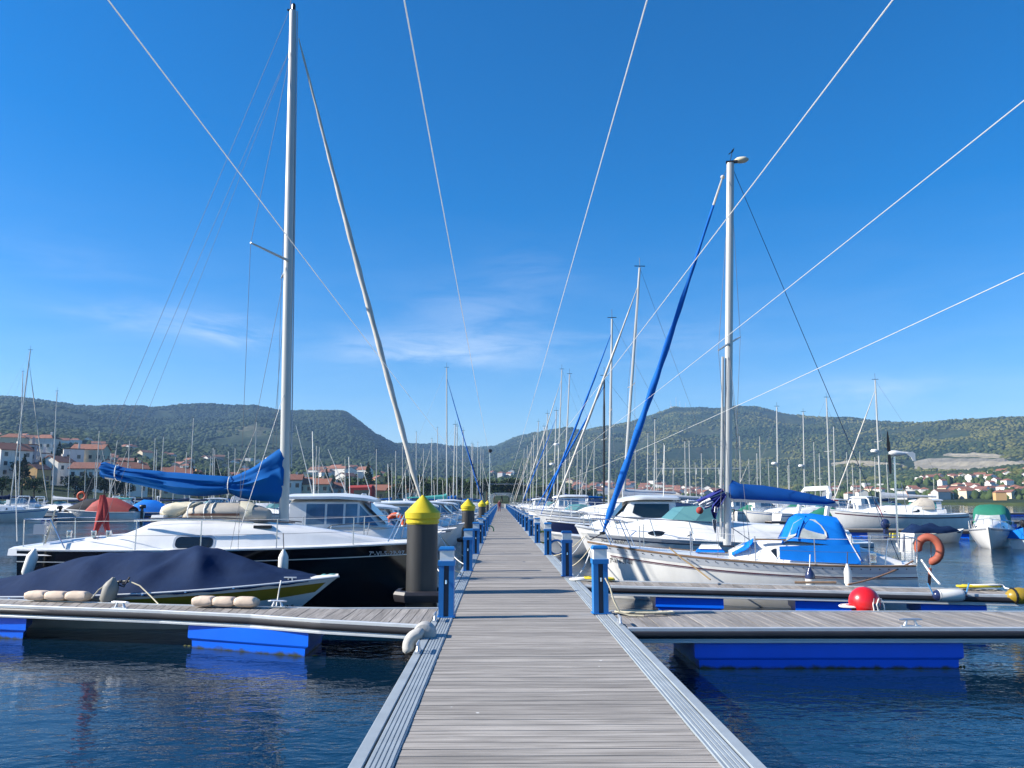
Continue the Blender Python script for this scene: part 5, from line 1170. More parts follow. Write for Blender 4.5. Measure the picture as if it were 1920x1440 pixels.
def sailer(base, rz, top, L, label, swap=None, cover=None, jib=None, group=None, mm=None, skip=(), r=.07, spread=True, radar=False):
    """sailing boat whose mast stands at base (on the water plane x, y) and ends at world point top"""
    s = L/9.0; d = Vector((math.cos(rz), math.sin(rz), 0)); loc = Vector((base[0], base[1], 0))-d*5.5*s
    t = thing('sailing_boat', label, 'sailboat', tuple(loc), rz, group); parts_copy('sail', t, s, swap, skip if cover is None or random.random() < .5 else tuple(skip)+('sprayhood',))
    q_ = Matrix.Rotation(-rz, 4, 'Z'); tp = q_ @ (Vector(top)-loc); b0 = Vector((5.5*s, 0, 1.3*s)); mv_ = tp-b0; H = mv_.length
    m = MB(); m.tube([b0, b0+mv_*.6, tp], [r, r, r*.75], 8); mo = m.build('mast', mm or mastm, t, True)
    m = MB(); m.tube([tp, tp+Vector((0, 0, .5*s))], .012, 4); m.tube([tp+Vector((-.25, 0, .08)), tp+Vector((.25, 0, .08))], .02, 4); m.build('masthead_fitting', blackp, mo)
    if spread:
        m = MB()
        c_ = b0+mv_*.52; m.tube([c_+Vector((0, -.8*s, .05)), c_, c_+Vector((0, .8*s, .05))], .025, 4); m.build('spreader', mastm, mo)
    if radar: m = MB(); c_ = b0+mv_*.45; m.lathe([(.05, -.1), (.26, -.09), (.28, .03), (.2, .12)], 12, tuple(c_+Vector((.32, 0, 0)))); m.box(c_.x, c_.x+.2, -.04, .04, c_.z-.12, c_.z-.08); m.build('radar_dome', white, mo, True)
    bz = 1.3*s+.95; bl = 3.6*s
    m = MB(); m.tube([(b0.x-.1, 0, bz), (b0.x-bl, 0, bz+.05)], .055, 6); bo = m.build('boom', mastm, t)
    m = MB(); m.loft([[(b0.x-.05-f*bl, w*math.sin(a)*(1-.4*max(0, math.cos(a))), bz+.02+h_*(math.cos(a)+.6)/1.6) for a in [2*PI*k/9 for k in range(9)]] for f, w, h_ in ((0, .10, .5), (.08, .14, .36), (.5, .12, .22), (1, .06, .1))]); m.build('sail_cover', cover or bluec, bo, True, 60)
    bw_ = Vector((8.9*s, 0, 1.32*s)); h0 = b0+mv_*(.93)
    if jib:
        m = MB(); m.tube([h0.lerp(bw_, f)+Vector((0, 0, -.12*math.sin(PI*f))) for f in [i/16 for i in range(17)]], [.02+.035*sm(i/6) if i < 14 else .055-.015*(i-13) for i in range(17)], 6, True, .15, 5); m.build('furled_jib', jib, t, True, 70)
    else: shroud(t, [h0, bw_], .008, wirem, 'forestay')
    shroud(t, [tp, (.2*s, 0, 1.1*s)], .006, wirem, 'backstay')
    for sd in (-1, 1): shroud(t, [h0, b0+mv_*.52+Vector((0, sd*.8*s, .05)), Vector((5.2*s, sd*1.35*s, 1.1*s))], .006)
    return t

# ---- named neighbours on the left of the walkway
YC = 21.6; bC = motor('pilot', (at(828, 1000, YC).x-6.2, YC, 0), 0, 1.0, 'white cabin boat with big blue windows and flat roof behind the black sailing boat', {'hull': white}, ('rub_rail',))
m = MB(); hC = Hull(6.2, 2.35, (.95, .98, 1.28), .35, .88, .75, 0, (.2, .75), .45, 2.3)
hC.text('oman 620', at(640, 1000, YC-1).x-bC.location.x, at(640, 1012, YC-1).z+.02, .20, -1, .95, .02).build('name_lettering', letterd, bC)
lb = thing('lifebuoy', 'orange and white ring lifebuoy on the cabin boats rail beside the yellow-capped pile', 'lifebuoy', tuple(at(742, 982, 23.2)))
for k in range(4):
    m = MB(); m.torus((0, 0, 0), .25, .075, 'y', 5, 8, R(k*90+12), R(k*90+90)); m.build('ring', orange, lb, True, 70); m = MB(); m.torus((0, 0, 0), .25, .077, 'y', 2, 8, R(k*90), R(k*90+12)); m.build('band', fendw, lb, True, 70)
lb.rotation_euler = (0, R(20), R(-15))
motor('pilot', (at(838, 1000, 25.6).x-5.5, 25.6, 0), 0, .88, 'white cabin boat with rounded roof, second behind the black sailing boat', {'hull': offw})
motor('cruiser', (-8.3, 29.8, 0), R(2), .88, 'white motor cruiser third along the left of the walkway', {'hull': white})
motor('pilot', (-7.2, 34.0, 0), R(-1), .92, 'small-windowed white cabin boat beside the second yellow-capped pile')
motor('pilot', (-7.0, 39.5, 0), R(1), .88, 'white cabin boat beyond the second yellow-capped pile', {'hull': white, 'stripe': maroon})
lm = [('open', 43.5, royal), ('pilot', 47.5, None), ('cruiser', 52, None), ('pilot', 56.5, None), ('open', 60.5, navyc), ('cruiser', 65, None), ('pilot', 69.5, None), ('open', 73.5, bluec), ('pilot', 78, None), ('cruiser', 81.5, None)]
for i, (k, Y, cvr) in enumerate(lm):
    sc = random.uniform(.82, .98); Lk = {'open': 5.4, 'pilot': 6.2, 'cruiser': 7.6}[k]*sc
    motor(k, (-1.5-Lk, Y, 0), R(random.uniform(-3, 3)), sc, f'{ORD[i]} {dict(open="open motor boat", pilot="white cabin boat", cruiser="white motor cruiser")[k]} past the second pile on the left of the walkway', {'canopy': cvr} if cvr else None, group='boats along the left of the walkway')
# left sailing boats: mast foot column, mast top column and row, length, cover
for i, (pb_, pt_, py, L, cov_, jb_) in enumerate(((840, 837.5, 690, 10, tealc, furlb), (851, 853.5, 797, 9, bluec, None), (858, 857, 800, 9.5, bluec, None), (868, 868.5, 808, 8.5, navyc, navyc), (884, 885, 832, 8.5, bluec, None), (887, 887, 835, 8.5, bluec, None), (895.5, 896, 830, 10, navyc, furlw), (901, 902, 838, 8, bluec, None), (906, 906, 842, 9, bluec, None))):
    X = -1.5-L*(1-5.5/9); Y = FPX*X/(pb_-938.5); sailer((X, Y), R(random.uniform(-2, 2)), at(pt_, py, Y), L, f'{ORD[i]} sailing boat on the far left of the walkway counting away, mast against the hills', cover=cov_, jib=jb_, group='far sailing boats left of the walkway')

# ---- named neighbours on the right
YG = 22.4
bG = motor('cruiser', (at(1088, 1000, YG).x+7.6, YG, 0), PI, 1.0, 'white motor cruiser with oval portholes and teal windscreen behind the right sailing boat', {'hull': offw})
hG = Hull(7.6, 2.7, (1.02, 1.05, 1.26), .35, .92, 1.15, 0, (.18, .85), .5, 2.4)
hG.text('7ª-VI-8-65-07', bG.location.x-at(1130, 1010, YG-.7).x, at(1130, 1019, YG-.7).z, .13, 1, .85, .02).build('registration_number', letterd, bG)
YP = 27.5; bP = motor('pilot', (7.83, YP, 0), PI, 1.0, 'white wheelhouse boat with wide dark window behind the motor cruiser', {'windscreen': glassd}, ('window',))
bP.scale = (.85, 1, 1.0)
TP = Trunk([(2.35, .86, .80, 1.42, 2.14), (2.5, .86, .80, 1.42, 2.16), (4.1, .82, .74, 1.44, 2.16)], .12); TP.window([(2.62, .22), (3.6, .2), (4.05, .45), (3.95, .92), (2.62, .92)], .03, (1,)).build('side_window', glassd, bP)
motor('open', (7.6, 31.2, 0), PI, 1.05, 'low open boat with tan cover right of the walkway', {'canopy': mustard, 'hull': white})
rs_ = [  # mast foot column, top column, top row, length, mast, cover, jib
 (1164, 1199.5, 502, 8.6, None, greyw, furlw), (1140, 1147.5, 598, 9.6, None, beige, furlb), (1131, 1133, 706, 11.2, blackmast, greyw, furlb), (1056, 1068, 702, 10, None, bluec, None), (1043.5, 1053.5, 693, 10.2, None, navyc, furlw),
 (1037.5, 1043, 771, 9.6, None, bluec, furlb), (1024, 1026.5, 776, 9, None, navyc, None), (1018, 1020, 800, 9, None, bluec, None), (1005, 1009.5, 791, 9.5, None, navyc, furlw), (999, 1001, 815, 9.2, None, bluec, None), (994, 997, 828, 9, None, bluec, beige), (988, 989, 835, 9, None, bluec, None), (981, 983, 840, 9, None, navyc, furlw)]
for i, (pb_, pt_, py, L, mm_, cov_, jb_) in enumerate(rs_):
    X = 2.05+L*(1-5.5/9); Y = FPX*X/(pb_-938.5); sailer((X, Y), PI+R(random.uniform(-2.5, 2.5)), at(pt_, py, Y), L, (f'{ORD[i]} sailing boat beyond the motor cruiser on the right of the walkway' if i != 2 else 'sailing boat with a black mast on the right of the walkway'), {'hull': white if i % 4 else navyh}, cov_, jb_, 'sailing boats right of the walkway', mm_, radar=i in (4, 5))
for i, (k, Y, cvr) in enumerate((('cruiser', 53, None), ('open', 57, royal), ('pilot', 61, None), ('open', 65, navyc), ('cruiser', 82, None), ('pilot', 100, None), ('cruiser', 108, None), ('open', 126, royal))):
    sc = random.uniform(.95, 1.15); Lk = {'open': 5.4, 'pilot': 6.2, 'cruiser': 7.6}[k]*sc
    motor(k, (2.05+Lk, Y, 0), PI+R(random.uniform(-3, 3)), sc, f'{ORD[i]} {dict(open="covered open boat", pilot="white cabin boat", cruiser="white motor cruiser")[k]} between the sailing boats on the right of the walkway', {'canopy': cvr} if cvr else None, group='boats along the right of the walkway')
lbr = thing('ball_fender', 'dark red ball fender behind the right mast', 'buoy', tuple(at(1312, 957, 20.5))); m = MB(); m.ball((0, 0, 0), .095, n=12, m=8); m.build('ball', redc, lbr, True); m = MB(); m.tube([(0, 0, .09), (.02, 0, .35)], .01, 5); m.build('lanyard', ropew, lbr)

# ---- open basin at the right
bGr = motor('cruiser', tuple(on(1838, 1020, 0)), R(28), .95, 'white boat with green canopy moored across the basin at the right', {'windscreen': glassv}, ('arch',))
m = MB(); m.loft([[(x, w*math.copysign(abs(math.cos(a))**.5, math.cos(a)), 1.25+hh*abs(math.sin(a))**.5) for a in [PI*k/10 for k in range(11)]] for x, w, hh in ((.6, 1.0, .3), (.9, 1.05, 1.15), (2.4, 1.05, 1.2), (3.2, .95, .8), (3.6, .9, .3))], False, True, True); m.build('canopy', greenc, bGr, True, 50)
bGr.location = (24.4, 39.6, 0); bGr.rotation_euler = (0, 0, R(-124)); bGr.scale = (.74, .74, .8)
bBl = motor('open', (23.3, 35.3, 0), R(25), 1.15, 'boat under a bright blue cover at the right frame edge', {'canopy': royal}); 
m = MB(); m.loft([[(x, w*q_, z+c*(1-abs(q_)**1.5)) for q_ in [-1+i/5 for i in range(11)]]+[(x, w*1.02, z-.25), (x, -w*1.02, z-.25)] for x, w, z, c in ((-.1, .95, .7, .25), (1.5, 1.02, .75, .6), (3.4, .95, .85, .5), (4.8, .6, .95, .25), (5.6, .25, .98, .08))]); m.build('cover', royal, bBl, True, 60)
def far_pontoon(a, b, w, label, deckm=None):
    a, b = Vector((*a, 0)), Vector((*b, 0)); d = b-a; L = d.length; t = thing('pontoon', label, 'pontoon', tuple(a), math.atan2(d.y, d.x), 'far floating pontoons')
    m = MB(); m.box(0, L, -w/2, w/2, .34, .5); m.build('deck', woodx, t); m = MB(); m.box(0, L, -w/2-.05, w/2+.05, .30, .44); m.build('rubbing_strip', rubber, t)
    n = max(2, int(L/5))
    for k in range(n): m = MB(); x = (k+.3)*L/n; m.box(x, x+2.2, -w/2+.1, w/2-.1, -.2, .30); m.build('float', floatb, t)
    return t
far_pontoon((18.2, 49), (33, 43.5), 1.2, 'floating pontoon with blue floats across the right basin')
far_pontoon((22, 66), (60, 66), 1.6, 'second floating pontoon across the right basin')
far_pontoon((20, 114), (120, 112), 2, 'long low pontoon far across the right basin')
far_pontoon((-75, 90), (-22, 93.5), 1.6, 'far floating pontoon with boats across the left basin')
far_pontoon((-90, 124), (-18, 126), 1.8, 'second far pontoon across the left basin')
# sailing boat broadside in the right basin
p_ = on(1655, 992, 0); sailer((p_.x, p_.y), R(172), at(1641, 713, p_.y), 10, 'white sailing boat with dark stripe lying broadside across the right basin', {'stripe': maroon, 'sprayhood': beige}, greyw, furlw, radar=True)
fgs = thing('flag', 'small red and yellow flag on the broadside boat in the right basin', 'flag', tuple(at(1699, 945, 56))); g0 = at(1699, 945, 56)
m = MB(); m.tube([(0, 0, -.6), at(1690, 905, 56)-g0], .02, 5); m.build('staff', steel, fgs)
for nm, y0, y1, mm_ in (('red_band', 0, .3, flagr), ('yellow_band', .3, .7, flagy), ('red_band', .7, 1, flagr)):
    m = MB(); a_ = lambda f, g: at(1693+9*f+3*g, 910+18*f*.9+7*g, 56+.12*math.sin(f*5))-g0; m.slab([[a_(f, y0) for f in [i/5 for i in range(6)]], [a_(f, y1) for f in [i/5 for i in range(6)]]], .015); m.build(nm, mm_, fgs)
fgs = thing('flag', 'red and white flag on the broadside boat in the right basin', 'flag', tuple(at(1650, 975, 55))); g0 = at(1650, 975, 55)
m = MB(); m.tube([(0, 0, -.3), at(1638, 932, 55)-g0], .02, 5); m.build('staff', steel, fgs)
for y0, y1, mm_ in ((0, .4, flagr), (.4, .6, flagw), (.6, 1, flagr)):
    m = MB(); a_ = lambda f, g: at(1638+14*f+8*g*(1-f*.3), 935+22*f+16*g, 55+.15*math.sin(f*6))-g0; m.slab([[a_(f, y0) for f in [i/5 for i in range(6)]], [a_(f, y1) for f in [i/5 for i in range(6)]]], .015); m.build('band', mm_, fgs)
# tender with a dark blue tarpaulin on the right pontoon
td = thing('tender', 'small tender under a rumpled dark blue tarpaulin in the right basin', 'dinghy', tuple(on(1700, 1018, 0)), R(10))
m = MB(); hT = Hull(3.4, 1.5, (.5, .5, .7), .2, .85, .4); hT.shell(14, 5).build('hull', offw, td, True)
m = MB(); rings = [[(x, w*math.cos(a)*(1+.1*math.sin(3*a+x*3)), .5+h_*math.sin(a)*(1+.15*math.sin(4*a+5*x))) for a in [PI*k/10 for k in range(11)]] for x, w, h_ in ((.1, .5, .2), (.5, .72, .42), (.9, .6, .36), (1.4, .75, .46), (1.9, .6, .30), (2.3, .62, .36), (2.9, .4, .18))]; m.loft(rings, False, True, True); m.build('tarpaulin', navyc, td, True, 60)
ob = thing('outboard_motor', 'small outboard with yellow tank on the far right pontoon', 'outboard', tuple(on(1662, 1010, .5))); m = MB(); m.ball((0, 0, .62), .2, .17, .24, 10, 7); m.box(-.08, .08, -.08, .08, 0, .5); m.build('engine', navyh, ob, True, 50); m = MB(); m.box(.2, .65, -.2, .2, .02, .24, .85); m.build('tank', yellow, ob)

# ---- fleets filling the basins
RIGHT = [(1458, 1456.5, 763, 78), (1508, 1506, 773, 84), (1556, 1549.5, 746, 72), (1565, 1563, 800, 95), (1294, 1292, 826, 120), (1285, 1284, 827, 120), (1227, 1228, 786, 100), (1213, 1215, 812, 115), (1316, 1315, 850, 110), (1243, 1243, 868, 140), (1420, 1419, 850, 130), (1405, 1404, 860, 150), (1350, 1349, 880, 150), (1480, 1479, 862, 140), (1538, 1536, 850, 125), (1600, 1598, 872, 130), (1262, 1262, 880, 160)]
for i, (pb_, pt_, py, Y) in enumerate(RIGHT):
    b = at(pb_, 930, Y); sailer((b.x, Y), R(random.choice((170, 190, 185, 10, 0))+random.uniform(-6, 6)), at(pt_, py, Y), random.uniform(8, 10.5), f'{ORD[i]} sailing boat of the far fleet in the basin on the right', {'hull': random.choice((white, offw, white, navyh)), 'stripe': random.choice((navyh, maroon, bluec))}, random.choice((bluec, navyc, greyw, beige, redc)), random.choice((None, furlw, None, None)), 'far sailing boats in the right basin', radar=i in (0, 1))
for i in range(16):
    px = random.uniform(1330, 1640) if i < 8 else random.uniform(1180, 1420); Y = random.choice((66, 70, 88, 92, 106)) if i < 8 else random.choice((96, 108, 134)); b = at(px, 950, Y)
    motor(random.choice(('pilot', 'cruiser', 'open', 'pilot')), (b.x, Y, 0), R(random.choice((0, 180, 170, 8))+random.uniform(-8, 8)), random.uniform(.9, 1.2), f'{ORD[i]} small motor boat among the far fleet on the right', {'canopy': random.choice((royal, navyc, greenc)), 'hull': random.choice((white, offw, greyw))}, group='far motor boats in the right basin')
motor('pilot', (at(1815, 1000, 68).x, 68, 0), R(175), 1.0, 'turquoise-windowed white cabin boat beyond the green canopy', {'window': tealc, 'windscreen': tealc})
LEFT = [(20, 57, 657, 84), (36, 43, 697, 112), (99, 107, 734, 96), (180, 186, 808, 128), (205, 220, 826, 128), (237, 243, 826, 130), (287, 291, 821, 118), (300, 307, 819, 124), (356, 363, 784, 110), (401, 403, 843, 150), (398, 400, 840, 128), (428, 429, 846, 150), (440, 441, 841, 128), (476, 481, 791, 112), (590, 594, 836, 128), (597, 599, 838, 150), (648, 647, 860, 150), (706, 706, 842, 125), (735, 735, 868, 150), (672, 671, 880, 160)]
for i, (pb_, pt_, py, Y) in enumerate(LEFT):
    b = at(pb_, 930, Y); sailer((b.x, Y), R(random.choice((172, 184, 5, -5))+random.uniform(-8, 8)), at(pt_, py, Y), random.uniform(8, 10.5), f'{ORD[i]} sailing boat of the far fleet in the basin on the left', {'hull': random.choice((white, offw, white)), 'stripe': random.choice((navyh, maroon, bluec))}, random.choice((bluec, navyc, greyw, navyc)), random.choice((None, furlw, None)), 'far sailing boats in the left basin')
for i in range(16):
    px = 130+i*27+random.uniform(-9, 9); Y = random.choice((135, 142, 155, 165, 172)); b = at(px, 930, Y)
    sailer((b.x, Y), R(random.choice((176, 4))+random.uniform(-6, 6)), at(px+random.uniform(0, 5), random.uniform(838, 885), Y), random.uniform(7.5, 9.5), f'{ORD[i]} small sailing boat of the outer row in the left basin', {'hull': random.choice((white, offw))}, random.choice((bluec, navyc, greyw)), None, 'outer row of sailing boats in the left basin', spread=False)
for i in range(18):
    px = 1195+i*28+random.uniform(-9, 9); Y = random.choice((128, 138, 150, 165, 178)); b = at(px, 930, Y)
    sailer((b.x, Y), R(random.choice((176, 4))+random.uniform(-6, 6)), at(px-random.uniform(0, 3), random.uniform(815, 885), Y), random.uniform(7.5, 9.5), f'{ORD[i]} small sailing boat of the outer row in the right basin', {'hull': random.choice((white, offw))}, random.choice((bluec, navyc, greyw)), None, 'outer row of sailing boats in the right basin', spread=False)
for i in range(14):
    px = 1046+i*11+random.uniform(-3, 3) if i < 7 else 742+(i-7)*13+random.uniform(-3, 3); Y = random.choice((156, 162, 170, 176)); b = at(px, 930, Y); w_ = ('right', 'left')[i > 6]
    sailer((b.x, Y), R(random.choice((176, 4))+random.uniform(-6, 6)), at(px+(2 if i < 7 else 0), random.uniform(800, 855), Y), random.uniform(8, 9.5), f'{ORD[i % 7]} sailing boat at the head of the {w_} basin near the quay', {'hull': random.choice((white, offw))}, random.choice((bluec, navyc, greyw)), random.choice((None, furlw)), f'sailing boats near the quay on the {w_}', spread=False, r=.085)
lx = [('pilot', 10, 86.5, 178, 1.35, {'hull': greyw, 'roof': blackc}, 'grey-hulled cabin boat with dark top moored at the left frame edge'), ('open', 118, 89, 6, 1.45, {'canopy': blackc, 'hull': greyw}, 'grey open boat with black outboard across the left basin'),
      ('open', 262, 88.5, 180, 1.55, {'canopy': redc}, 'white motor boat with dark red canopy across the left basin'), ('cruiser', 60, 97, 176, 1.1, None, 'white cruiser behind the grey boat in the left basin'), ('open', 330, 93, 184, 1.4, {'canopy': royal, 'hull': bluec}, 'blue boat under a blue cover across the left basin'), ('cruiser', 200, 98, 3, 1.1, None, 'white cruiser behind the red canopy boat'), ('pilot', 280, 100, 184, 1.1, {'roof': tealc}, 'cabin boat with teal top in the left basin')]
for k, px, Y, rz, sc, sw, lb_ in lx:
    b = at(px, 950, Y); motor(k, (b.x, Y, 0), R(rz), sc, lb_, sw)
for i in range(26):
    Y = (101, 104, 121, 129, 133, 146, 150)[i % 7]; px = -20+(i*97 % 590)+random.uniform(-12, 12)
    if i > 19: Y = (60, 75, 90, 100, 110, 96)[i-20]; px = (575, 600, 640, 668, 560, 700)[i-20]
    b = at(px, 950, Y); motor(('pilot', 'cruiser', 'open', 'cruiser')[i % 4], (b.x, Y, 0), R(random.choice((0, 180, 172, 8))+random.uniform(-10, 10)), random.uniform(.95, 1.25), f'{ORD[i]} small motor boat among the far fleet on the left', {'canopy': random.choice((royal, navyc, tealc, redc)), 'hull': random.choice((white, offw, white)), 'roof': random.choice((white, white, tealc, navyc))}, group='far motor boats in the left basin')
lbl = thing('lifebuoy', 'red and white ring lifebuoy among the boats in the left basin', 'lifebuoy', tuple(at(153, 930, 92))); m = MB(); m.torus((0, 0, 0), .42, .13, 'y', 18, 8); m.build('ring', orange, lbl, True, 70)
fbx = thing('fishing_boat', 'dark red fishing boat cabin with orange rail behind the white cabin boats', 'boat', (at(640, 950, 120).x, 120, 0)); hX = Hull(9, 3.2, (1.6, 1.5, 2.1), .4, .8, .8); hX.shell(16, 5).build('hull', offw, fbx, True); hX.deck(.05, 10).build('deck', deckgrey, fbx); hX.strip(-.1, .35, 0, 1, .02, 12).build('rail', orange, fbx)
T = Trunk([(1.2, 1.3, 1.25, 1.5, 4.3), (4.6, 1.3, 1.2, 1.5, 4.4), (4.9, 1.2, .6, 1.5, 4.1)], .08); T.mesh().build('wheelhouse', redc, fbx)
T.window([(2, .55), (4.2, .55), (4.2, .85), (2, .85)]).build('window', glassd, fbx)
for i, (pa, pb2, Y) in enumerate((((555, 798), (586, 925), 60), ((615, 842), (650, 926), 62), ((676, 868), (693, 920), 70))):
    tpp, bt = at(*pa, Y), at(*pb2, Y); t = thing('outrigger_pole', f'{ORD[i]} leaning white fishing pole above the cabin boats on the left', 'pole', (bt.x, bt.y, 0)); m = MB(); m.tube([(0, 0, .3), tuple(bt-Vector((bt.x, bt.y, 0))), tuple(tpp-Vector((bt.x, bt.y, 0)))], [.04, .035, .018], 6); m.build('pole', fendw, t)
    m = MB(); m.tube([tuple(bt-Vector((bt.x, bt.y, 0))), (-.6, 0, .3)], .02, 5); m.build('strut', fendw, t)
for v in list(TPL.values()):
    for c in list(v.children):
        for g in list(c.children): bpy.data.objects.remove(g)
        bpy.data.objects.remove(c)
    bpy.data.objects.remove(v)

# ============================================================ FAR END OF THE WALKWAY
def hoop(Y, label):
    t = thing('ramp_hoop', label, 'hoop', (.35, Y, 0), 0, 'steel hoops over the ramp'); m = MB(); m.tube([(-2.35, 0, -.5), (-2.35, 0, 3.0), (-2.0, 0, 3.55), (-1.5, 0, 3.75), (1.5, 0, 3.75), (2.0, 0, 3.55), (2.35, 0, 3.0), (2.35, 0, -.5)], .06, 6); m.build('tube', steel, t); return t
for i, Y in enumerate((164, 182, 200, 220)): hoop(Y, f'{ORD[i]} steel hoop over the ramp at the far end of the walkway')
rp = thing('gangway', 'light gangway joining the walkway to the shore', 'gangway', (.35, PEND, 0)); m = MB(); m.box(-.9, .9, 0, 32, .38, .47); m.build('deck', dockal, rp)
for sd in (-1, 1): m = MB(); m.box(sd*.9-.03, sd*.9+.03, 0, 32, .5, 1.4); m.build('railing', greyw, rp)
q_ = MB(); q_.box(-60, 70, 214, 222, -2, 1.5); tag(q_.build('quay', mat('concrete', (.42, .38, .31), .9, var=.12, scale=.3)), 'pale concrete quay at the far end of the walkway', 'quay')
lp = thing('lamp_post', 'tall thin lamp post on the left edge of the walkway', 'lamp post', (-1.0, 75, .5)); m = MB(); m.tube([(0, 0, 0), tuple(at(918.5, 850, 75)-Vector((-1, 75, .5)))], [.06, .04], 8); m.build('pole', steel, lp); lt = at(919, 846, 75)-Vector((-1, 75, .5)); m = MB(); m.lathe([(.05, -.15), (.18, -.05), (.2, .1), (.05, .22)], 10, tuple(lt)); m.build('lantern', blackp, lp)
# two walkers far along the pier
def person(loc, label, rz, s=1.0):
    t = thing('person', label, 'person', loc, rz); me = bpy.data.meshes.new('body')
    V = [(0, 0, .95), (0, 0, 1.2), (0, 0, 1.42), (0, 0, 1.52), (0, 0, 1.66), (.19, 0, 1.40), (.25, .03, 1.15), (.24, -.06, .92), (-.19, 0, 1.40), (-.25, -.03, 1.15), (-.24, .06, .92), (.1, 0, .90), (.11, -.06, .5), (.11, .08, .06), (.11, -.06, .04), (-.1, 0, .90), (-.11, .10, .5), (-.11, .2, .06), (-.11, .06, .03)]
    E_ = [(0, 1), (1, 2), (2, 3), (3, 4), (2, 5), (5, 6), (6, 7), (2, 8), (8, 9), (9, 10), (0, 11), (11, 12), (12, 13), (13, 14), (0, 15), (15, 16), (16, 17), (17, 18)]
    rr = [.15, .15, .15, .06, .105, .075, .055, .04, .075, .055, .04, .095, .07, .05, .045, .095, .07, .05, .045]
    me.from_pydata(V, E_, []); o = bpy.data.objects.new('body', me); C.objects.link(o); o.parent = t
    sk = o.modifiers.new('skin', 'SKIN'); sb_ = o.modifiers.new('sub', 'SUBSURF'); sb_.levels = 1; sb_.render_levels = 1
    for v, r_ in zip(me.skin_vertices[0].data, rr): v.radius = (r_, r_)
    me.skin_vertices[0].data[0].use_root = True; me.materials.append(jacket)
    m = MB(); m.ball((0, 0, 1.66), .10, .115, .135, 12, 9); m.build('head', skin, t, True); m = MB(); m.ball((0, .015, 1.70), .108, .12, .115, 12, 9); m.build('hair', blackp, t, True)
    return t
person((-.12, 128, DZ), 'distant walker in a dark red jacket on the walkway', 0)

# ---- bow lines, hoses and an overhead line with hanging rods
def bowline(label, a, b, sag=.12, m_=None): line_thing('mooring_rope', label, sagline(a, b, sag), .013, m_ or ropew, group='bow ropes to the walkway')
for nm, bx, by, bz, ex_, sp_ in (('black sailing boat', bowA.x-.05, YA, 1.2, XL0+.04, 1.3), ('white cabin boat behind it', -1.6, YC, 1.2, XL0+.04, 1.2), ('white sailing boat with blue canvas', bowF.x+.08, bowF.y, 1.1, XR1-.04, 1.2), ('motor cruiser with oval portholes', 2.35, YG, 1.15, XR1-.04, 1.3)):
    bowline(f'bow rope of the {nm}, running towards the camera', (bx, by-.05, bz), (ex_, by-sp_, DZ+.03)); bowline(f'bow rope of the {nm}, running away along the walkway', (bx, by+.05, bz), (ex_, by+sp_, DZ+.03), .1, ropec)
def hosecoil(label, x, y, m_, z=.95): 
    b = MB()
    for k in range(3): b.torus((x, y-.02+.02*k, z-.22), .2+.012*k, .018, 'y', 18, 6, sq=1.0)
    tag(b.build('hose_coil', m_, None, True, 80), label, 'hose', 'hoses hung on the service posts')
hosecoil('yellow hose coil hung on the fourth right blue post', 1.66, 31.3, ropey); hosecoil('yellow hose coil hung on the fifth right blue post', 1.66, 37.6, ropey); hosecoil('green hose coil on the sixth left blue post', -.56, 43.6, hoseg, .8); hosecoil('blue hose coil on the third right blue post', 1.7, 24.4, ropeb)
ol = thing('overhead_line', 'thin horizontal line with short hanging rods between the far right masts', 'line', tuple(at(1225, 878, 99))); o0_ = at(1225, 878, 99); o1_ = at(1386, 878, 99)
m = MB(); m.tube([(0, 0, 0), tuple(o1_-o0_)], .03, 5); m.build('cable', ropew, ol)
for k in range(7): m = MB(); p_ = (o1_-o0_)*((k+.8)/7.6); m.tube([tuple(p_), tuple(p_-Vector((0, 0, .75)))], .035, 5); m.build('rod', fendw, ol)
for p_ in (Vector((0, 0, 0)), o1_-o0_): m = MB(); m.tube([(p_.x, p_.y, -o0_.z-.5), (p_.x, p_.y, .2)], .05, 6); m.build('post', steel, ol)

# ============================================================ TOWN
wallm = [mat('wall_white', (.72, .69, .63), .85, var=.05, scale=.5), mat('wall_cream', (.62, .53, .38), .85, var=.05, scale=.5), mat('wall_grey', (.42, .42, .42), .85, var=.08, scale=.5), mat('wall_ochre', (.55, .34, .14), .85, var=.05), mat('wall_stone', (.33, .29, .24), .9, var=.15, scale=1)]
wname = ['white', 'cream', 'grey', 'ochre', 'stone']
roofm = [mat('roof_orange', (.25, .105, .066), .85, var=.18, scale=.8), mat('roof_terracotta', (.19, .08, .056), .85, var=.18, scale=.8), mat('roof_brown', (.17, .085, .055), .85, var=.15, scale=.8)]
rname = ['orange', 'terracotta', 'brown']
winm = mat('house_window', (.03, .04, .05), .15)
def hmesh(w, d, h, kind):
    a = MB(); a.box(-w/2, w/2, -d/2, d/2, -6, h); b = MB(); e = .35
    if kind == 0:   # gable along x
        a.add([(-w/2, -d/2, h), (-w/2, d/2, h), (-w/2, 0, h+d*.26), (w/2, -d/2, h), (w/2, d/2, h), (w/2, 0, h+d*.26)], [(0, 1, 2), (3, 4, 5)])
        b.loft([[(x, -d/2-e, h-.12), (x, 0, h+d*.27), (x, d/2+e, h-.12), (x, d/2+e, h+.1), (x, 0, h+d*.27+.25), (x, -d/2-e, h+.1)] for x in (-w/2-e, w/2+e)])
    elif kind == 1:  # hip
        b.loft([[(-w/2-e, -d/2-e, h), (w/2+e, -d/2-e, h), (w/2+e, d/2+e, h), (-w/2-e, d/2+e, h)], [(-w*.22, -.1, h+d*.24), (w*.22, -.1, h+d*.24), (w*.22, .1, h+d*.24), (-w*.22, .1, h+d*.24)]])
    else:
        b.box(-w/2-.1, w/2+.1, -d/2-.1, d/2+.1, h+.002, h+.35)
    return a, b
HT = {}
